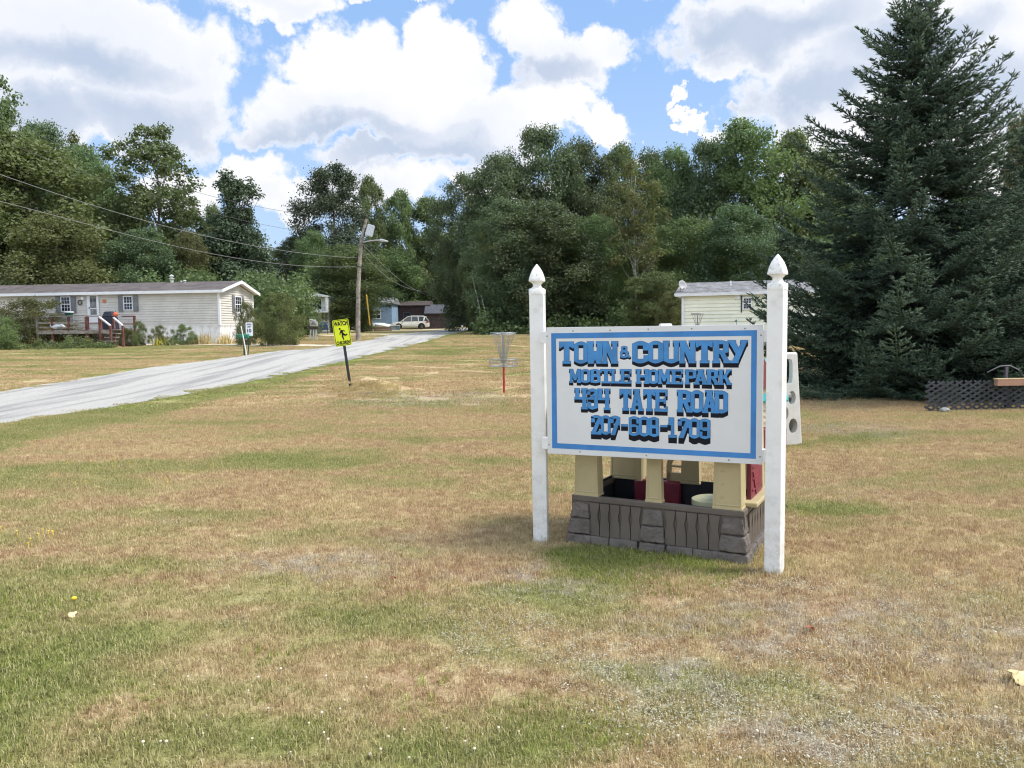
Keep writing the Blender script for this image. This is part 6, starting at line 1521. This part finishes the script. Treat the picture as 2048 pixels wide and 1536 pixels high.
def suv(root, bodym, L=4.95, W=1.9):
    # nose at -x, tail at +x, side facing the viewer is -y
    mb = MB(); secs = []
    for x, z0, z1, w_ in ((0,.42,.62,1.5),(.08,.30,.80,1.72),(.35,.26,.92,1.84),(1.0,.24,1.00,W),(1.45,.24,1.06,W),(2.6,.24,1.08,W),(3.8,.24,1.10,W),(4.55,.26,1.12,W-.03),(4.85,.30,1.10,W-.12),(4.95,.38,.98,W-.3)):
        secs.append((x, body_prof(w_, z0, z1)))
    loft(secs, mb); body = mb.build('body', bodym, root, smooth=38)
    # wheel arches cut
    cm = MB()
    for x in (.98, 3.92):
        cm.M = T_((x, 0, .38)) @ Matrix.Rotation(R(90), 4, 'X'); cm.lathe([(.45,-1.2),(.45,1.2)], 28)
    cm.M = Matrix.Identity(4); co = cm.build('cutter', bodym); co.parent = root
    md = body.modifiers.new('arch', 'BOOLEAN'); md.object = co; md.solver = 'EXACT'
    dg = bpy.context.evaluated_depsgraph_get(); dg.update(); me = bpy.data.meshes.new_from_object(body.evaluated_get(dg)); body.modifiers.clear(); body.data = me; bpy.data.objects.remove(co)
    mb = MB(); loft([(.6,[(-W/2+.2,.3),(-W/2+.2,.9),(W/2-.2,.9),(W/2-.2,.3)]),(4.4,[(-W/2+.2,.3),(-W/2+.2,.9),(W/2-.2,.9),(W/2-.2,.3)])], mb); mb.build('underbody', rub, root)
    # glasshouse: dark glass volume, then roof and pillars proud of it
    g = MB(); h0 = W/2-.07; h1 = W/2-.24
    def gp(x, z, hw): return (x, hw, z)
    def ghouse(off, zt):
        return [(1.30, 1.04), (2.15, 1.62), (2.7, 1.70), (3.9, 1.68), (4.45, 1.60), (4.86, 1.08)]
    pr = ghouse(0, 0)
    vs = []; 
    for (x, z) in pr:
        t_ = (z-1.04)/.66; hw = h0+(h1-h0)*t_; vs += [(x, -hw, z), (x, hw, z)]
    fs = [(0,2,3,1),(2,4,5,3),(4,6,7,5),(6,8,9,7),(8,10,11,9),(0,1,11,10),(0,10,8,6,4,2),(1,3,5,7,9,11)]
    g.add(vs, fs); g.build('windows', dglass, root)
    mb = MB()
    def hw_(z): return h0+(h1-h0)*(z-1.04)/.66+.012
    def sbar(a, b, w_):
        for s_ in (-1, 1): mb.bar((a[0], s_*hw_(a[1]), a[1]), (b[0], s_*hw_(b[1]), b[1]), .03, w_, (0, 0, 1) if abs(a[0]-b[0]) > .3 else (1, 0, 0))
    sbar((1.28,1.04),(2.15,1.63),.085); sbar((2.12,1.64),(2.7,1.72),.08); sbar((2.7,1.71),(3.9,1.69),.085); sbar((3.9,1.69),(4.46,1.61),.09); sbar((4.46,1.61),(4.88,1.08),.12)
    sbar((2.62,1.06),(2.66,1.70),.05); sbar((3.55,1.06),(3.50,1.69),.09); sbar((4.20,1.10),(4.36,1.64),.16)
    mb.build('pillars', bodym, root)
    mb = MB(); rs = []
    for (x, z) in ((2.05,1.60),(2.3,1.685),(2.8,1.735),(3.9,1.715),(4.5,1.65),(4.62,1.62)):
        hh = h1+.02; rs.append((x, [(-hh,z-.03),(-hh+.05,z+.015),(0,z+.035),(hh-.05,z+.015),(hh,z-.03),(0,z-.02)]))
    loft(rs, mb); mb.build('roof', bodym, root, smooth=40)
    mb = MB(); mb.tube([(2.5,-.62,1.74),(2.7,-.62,1.79),(4.2,-.62,1.77),(4.35,-.62,1.70)], .02, 6); mb.tube([(2.5,.62,1.74),(2.7,.62,1.79),(4.2,.62,1.77),(4.35,.62,1.70)], .02, 6); mb.build('roof_rack', rim_m, root)
    mb = MB()
    for s_ in (-1, 1): mb.box(1.45, 3.45, s_*W/2-.015, s_*W/2+.015, .30, .44)
    mb.box(4.86,4.985,-.8,.8,.34,.52); mb.build('lower_trim', chrome, root, bevel=.01)
    for s_ in (-1, 1):
        mb = MB(); mb.add([(4.50,s_*(W/2+.004),.86),(4.50,s_*(W/2+.004),1.02),(4.84,s_*(W/2-.06),1.03),(4.84,s_*(W/2-.06),.87),(4.955,s_*(W/2-.20),.88),(4.93,s_*(W/2-.24),1.02),(4.6,s_*(W/2-.2),.95)], [(0,1,2,3),(3,2,5,4),(0,3,4,6),(1,6,5,2)]); mb.build('tail_light', lam, root)
        mb = MB(); mb.box(.06,.40,s_*.74-.12,s_*.74+.12,.70,.82); mb.build('headlight', rim_m, root, bevel=.02)
        mb = MB(); mb.box(1.55,1.72,s_*(W/2+.02)-.08,s_*(W/2+.02)+.08,1.04,1.16); mb.build('mirror', bodym, root, bevel=.02)
        for x in (2.35, 3.3): MB().box(x, x+.16, s_*(W/2+.008)-.012, s_*(W/2+.008)+.012, .92, .95).build('door_handle', chrome, root)
    mb = MB()
    for x in (1.42, 2.62, 3.52):
        for s_ in (-1, 1): mb.box(x-.006, x+.006, s_*(W/2-.004)-.004, s_*(W/2-.004)+.006, .46, 1.0)
    mb.build('door_gap', rub, root)
    mb = MB(); mb.box(4.955,4.985,-.25,.25,.74,.86); mb.build('licence_plate', mat('plate_dark', (.15,.14,.13), .5, .1), root)
    for x in (.98, 3.92):
        for s_ in (-1, 1): wheel(root, x, s_*(W/2-.13))
YC = 86.0; a = at(782, 657, YC); cz = G(a.x+2, YC)+.01
car = thing('parked_car', 'white crossover car parked in front of the brown building, tail to the right', 'car', (a.x-.02, YC, cz), R(9)); suv(car, carw)
car.scale = (.86,)*3
q = at(899, 656, 92); dk = mat('truck_dark', (.012,.018,.022), .3, .1, coat=.6)
trk = thing('pickup_truck', 'dark pickup truck nosing out behind the board shed at the forest corner', 'pickup truck', (q.x+3.6, 93.0, G(q.x+1, 93)), R(180))
mb = MB(); loft([(0,body_prof(1.7,.45,.80)),(.1,body_prof(1.85,.40,.98)),(1.3,body_prof(1.92,.38,1.06)),(3.2,body_prof(1.92,.38,1.10)),(5.2,body_prof(1.92,.40,1.12)),(5.3,body_prof(1.8,.5,1.05))], mb); mb.build('body', dk, trk, smooth=38)
mb = MB(); loft([(1.3,[(-.85,1.05),(-.85,1.07),(.85,1.07),(.85,1.05)]),(2.0,[(-.80,1.05),(-.68,1.72),(.68,1.72),(.80,1.05)]),(3.4,[(-.80,1.05),(-.68,1.74),(.68,1.74),(.80,1.05)]),(3.6,[(-.85,1.05),(-.85,1.1),(.85,1.1),(.85,1.05)])], mb); mb.build('cab_windows', dglass, trk)
mb = MB(); mb.bar((1.30,.86,1.08),(2.0,.71,1.72),.06,.08,(0,0,1)); mb.bar((1.30,-.86,1.08),(2.0,-.71,1.72),.06,.08,(0,0,1)); mb.build('windscreen_glare_pillar', mat('glare_white', (.75,.77,.78), .2, .02), trk)  # pillars coloured white to imitate glare at the windscreen of the dark truck
mb = MB(); mb.box(1.95,3.45,-.70,.70,1.73,1.78); mb.build('roof', dk, trk, bevel=.02)
for x in (.95, 4.3):
    for s_ in (-1, 1): wheel(trk, x, s_*.83, .39)
# clutter in front of the blue house
redb = mat('brick_dull', (.20,.13,.11), .9, .25, 4)
for i, (px, py, w_, h_, Y, m_, nm, lab, ct) in enumerate(((765,655,1.9,.45,80,redb,'brick_planter','low brick planter box in front of the blue house','planter'),(733,652,1.2,1.5,80,mat('shed_rust',(.14,.08,.075),.9,.3,4),'wood_stack','reddish stack of boards behind the yellow guy guard','wood stack'),(790,653,1.0,.5,82,mat('box_blue',(.10,.17,.20),.6,.1),'storage_box','dull blue storage box left of the white car','box'))):
    q = at(px, py, Y); r_ = thing(nm, lab, ct, (q.x, Y, G(q.x, Y)), .1)
    mb = MB(); n = 5
    for j in range(n): mb.box(-w_/2+(j % 2)*.05, w_/2-(j % 2)*.03, -.3, .3, h_*j/n+.005, h_*(j+1)/n-.01)
    mb.build('courses', m_, r_, bevel=.01)
    if nm == 'storage_box': MB().box(-w_/2-.03,w_/2+.03,-.33,.33,h_,h_+.06).build('lid', wpaint, r_, bevel=.01)
lump('covered_load', 'white tarp covered load in front of the blue house wall', 'tarp', 752, 652, 84, .75, mat('tarp_white', (.62,.66,.68), .5, .1), (2.2,.8,.42), 3)
lump('covered_load', 'small white covered heap next to the bush below the older white mobile home', 'tarp', 614, 652, 60, .55, MATS['tarp_white'], (1.2,.8,1.1), 5)

# ------------------------------------------------------------------ yellow house behind the sign
yel = mat('siding_yellow', (.86,.87,.73), .6, .04, 1.2); slate = mat('roof_grey', (.19,.185,.185), .9, .3, 3, .5, 20, dirt=((.30,.30,.29),.6,2.5))
YH = 37.0; yh0 = at(1366, 588, YH); zb_ = G(yh0.x, YH); EH = yh0.z-zb_; YW = 9.0; yrz = R(-19)
yh = thing('yellow_house', 'pale yellow sided house with mossy grey roof behind the sign board', 'house', (yh0.x, YH, zb_), yrz)
YD = 4.6; RH = at(1400, 567, YH+2.2).z-zb_
mb = MB(); siding(mb, (0,0), (YW,0), .25, EH, .17); siding(mb, (0,YD), (0,0), .25, RH, .17, top=lambda u: EH+(RH-EH)*(1-abs(u-.5)*2)); siding(mb, (YW,YD), (0,YD), .25, EH, .17); siding(mb, (YW,0), (YW,YD), .25, RH, .17, top=lambda u: EH+(RH-EH)*(1-abs(u-.5)*2)); mb.build('wall', yel, yh)
mb = MB(); mb.box(.02,YW-.02,.02,YD-.02,-.3,.25); mb.build('foundation', mat('concrete',(.4,.4,.38),.9,.15), yh)
mb = MB(); mb.prism([(-.22,EH+.02),(YD/2,RH+.04),(YD+.22,EH+.02),(YD+.22,EH-.05),(YD/2,RH-.04),(-.22,EH-.05)], -.36, YW+.3, 'x'); yr = mb.build('roof', slate, yh)
mb = MB(); mb.box(-.36, YW+.3, -.245, -.222, EH-.12, EH+.02); mb.box(-.385,-.362,-.22,YD/2,EH-.1,EH+.02); mb.build('fascia', wpaint, yh)
mb = MB(); mb.box(-.06,.07,-.06,.03,.25,EH-.08); mb.build('corner_trim', wpaint, yh)
def yf_(px, py):
    Mi = Matrix.Translation(yh.location) @ Matrix.Rotation(yrz, 4, 'Z'); d = ray(px, py); nrm = Vector((math.sin(yrz), -math.cos(yrz))); t_ = (yh.location-CAM).to_2d().dot(nrm)/Vector((d.x,d.y)).dot(nrm); return Mi.inverted() @ (CAM+d*t_)
a = yf_(1485.5, 595); b = yf_(1504, 619); window(yh, T_(((a.x+b.x)/2, -.048, (a.z+b.z)/2)), b.x-a.x-.1, a.z-b.z-.1, 3, 4, 0)
mb = MB(); q = yf_(1484, 607); mb.box(q.x-.05,q.x+.0,-.06,0,q.z-.42,q.z+.35); mb.build('window_shadow_strip', mat('strip_shadow_dark',(.04,.05,.07),.6,.1), yh)  # thin dark box standing in for the shadow along the window's left side
mb = MB(); q = yf_(1476, 594); mb.box(q.x-.11,q.x+.11,-.10,0,q.z-.10,q.z+.12); mb.build('vent_hood', wpaint, yh, bevel=.01)
q = yf_(1458, 580); mb = MB(); mb.tube([(q.x,YD*.28,EH+.2),(q.x,YD*.28,RH+.02)], .035, 8); mb.tube([(q.x,YD*.28,EH+.22),(q.x,YD*.28,EH+.28)], .07, 8); mb.build('roof_vent', wpaint, yr)
dish = thing('satellite_dish', 'small grey satellite dish mounted on the left roof corner of the yellow house', 'satellite dish', at(1364, 571, YH+.2), .5)
mb = MB(); mb.M = Matrix.Rotation(R(72), 4, 'X') ; vs = []
mb.lathe([(.02,.0),(.10,.008),(.18,.03),(.24,.06),(.242,.052),(.18,.02),(.10,-.002),(.02,-.01)], 20); mb.M = Matrix.Identity(4); mb.build('dish', mat('dish_grey', (.33,.33,.34), .5, .08), dish, smooth=True)
mb = MB(); mb.tube([(0,.02,0),(.05,.18,-.12),(.10,.22,-.35)], .022, 6); mb.tube([(0,-.02,-.2),(-.14,-.3,-.14)], .012, 5); mb.tube([(-.14,-.28,-.16),(-.16,-.36,-.12)], .03, 6); mb.build('arm', mat('dish_arm', (.30,.27,.25), .5, .1), dish)
# white tank and little things seen over the board
q = at(1331, 655, 33); tk_ = thing('white_tank', 'rounded white tank top showing just above the sign board left of the yellow house', 'tank', (q.x, 33, G(q.x, 33)), .1)
zt = at(1331, 646.5, 33).z-G(q.x,33); MB().tube([(-.30,0,zt-.22),(-.24,0,zt-.22),(.24,0,zt-.22),(.30,0,zt-.22)], [.1,.21,.21,.1], 16).build('tank', wpaint, tk_, smooth=40)
for s_ in (-.18,.18): MB().box(s_-.04,s_+.04,-.15,.15,-.1,zt-.38).build('leg', wpaint, tk_)
q = at(1473, 645, 34); bf = thing('bird_feeder', 'tiny green-capped bird feeder pole in front of the yellow house', 'bird feeder', (q.x, 34, G(q.x, 34)))
zt = at(1473, 641, 34).z-G(q.x,34); MB().tube([(0,0,-.1),(0,0,zt)], .014, 6).build('pole', steel, bf); MB().lathe([(.10,zt-.06),(.02,zt+.04)], 10).build('cap', mat('pot_green2', (.02,.08,.05), .5, .1), bf)
q = at(1440, 652, 33.5); sb3 = thing('garden_bench', 'low dark bench top peeking over the sign board', 'bench', (q.x, 33.5, G(q.x,33.5)))
zt = at(1440, 650.3, 33.5).z-G(q.x,33.5); MB().box(-.42,.42,-.2,.2,zt-.06,zt).build('seat', greyw, sb3)
for s_ in (-.36,.36): MB().box(s_-.04,s_+.04,-.18,.18,-.1,zt-.06).build('leg', greyw, sb3)
lump('fallen_branch_heap', 'small dark heap lying on the lawn between the basket and the left sign post', 'brush heap', 1042, 706.5, 36.5, .16, mat('heap_dark', (.05,.06,.04), .9, .3), (1.1,.8,.5), 9)

# ------------------------------------------------------------------ lattice, plank and hoop under the spruce
latm = mat('lattice_dark', (.045,.047,.055), .7, .25, 5)
l0 = ground(1850, 824); YL = l0.y
lat = thing('lattice_panel', 'dark diagonal lattice panel low to the ground at the right edge', 'lattice', (l0.x, YL, l0.z), R(2))
LL = 2.9; LH = at(1850, 763, YL).z-l0.z; mb = MB(); st = .165; sl_ = 1.75      # shallow slats
n = int((LL+LH*sl_)/st)+1
def clipbar(x0, z0, x1, z1, y):
    pts = [(x0, z0), (x1, z1)]
    def lerp(t_): return (x0+(x1-x0)*t_, z0+(z1-z0)*t_)
    ts = [0, 1]
    for val in (0, LL):
        if x1 != x0:
            t_ = (val-x0)/(x1-x0)
            if (x0 < val) != (x1 < val):
                if (x0 < 0 or x0 > LL) and ((val == 0 and x0 < 0) or (val == LL and x0 > LL)): ts[0] = max(ts[0], t_)
                else: ts[1] = min(ts[1], t_)
    if (max(x0,x1) <= 0) or (min(x0,x1) >= LL) or ts[1]-ts[0] < .02: return
    a, b = lerp(ts[0]), lerp(ts[1]); mb.bar((a[0], y, a[1]), (b[0], y, b[1]), .008, .034, (0, 0, 1))
for i in range(n+1):
    x = i*st; clipbar(x-LH*sl_, 0, x, LH, 0.0); clipbar(x, 0, x-LH*sl_, LH, .012)
mb.build('slats', latm, lat)
for x in (.35, 1.5, 2.7): MB().box(x-.03, x+.03, .02, .08, -.1, LH-.03).build('stake', latm, lat)
a = at(1989, 762, YL-.03); pk_ = thing('wooden_plank', 'fresh brown plank resting on top of the lattice at the right edge', 'plank', (a.x, YL-.02, at(1989,771,YL-.03).z), R(2))
hpl = at(1989,757,YL).z-at(1989,771,YL).z
mb = MB(); mb.m(0).box(0, 1.4, -.10, -.0, 0, hpl-.012); mb.m(1).box(0, 1.4, -.102, .03, hpl-.0115, hpl); mb.build('board', [mat('plank_brown', (.36,.20,.13), .7, .15, 4), mat('plank_edge', (.60,.45,.25), .7, .1)], pk_)
h0_ = at(2012, 770, YL+.5); hp = thing('garden_hoop', 'thin grey hoop arching behind the plank under the spruce', 'hoop', (h0_.x, YL+.5, G(h0_.x, YL+.5)))
zc = at(2012, 731, YL+.5).z-hp.location.z; mb = MB(); mb.tube([(-.35+.0, 0, zc-.12), (-.12,0,zc-.01),(.05,0,zc),(.22,0,zc-.08),(.36,0,zc-.25),(.45,0,zc-.6),(.46,0,0)], .012, 7); mb.build('hoop', mat('hoop_grey', (.22,.21,.22), .5, .1), hp, smooth=True)
MB().box(-.02,.02,-.02,.02,-.1,zc-.02).build('stake', mat('stake_grey', (.16,.13,.15), .7, .1), hp)
lump('rock', 'pale stone at the foot of the lattice corner', 'rock', 1890, 820, YL-.08, .06, mat('stone_pale', (.30,.30,.29), .9, .2), (1.5,1,.7), 2)
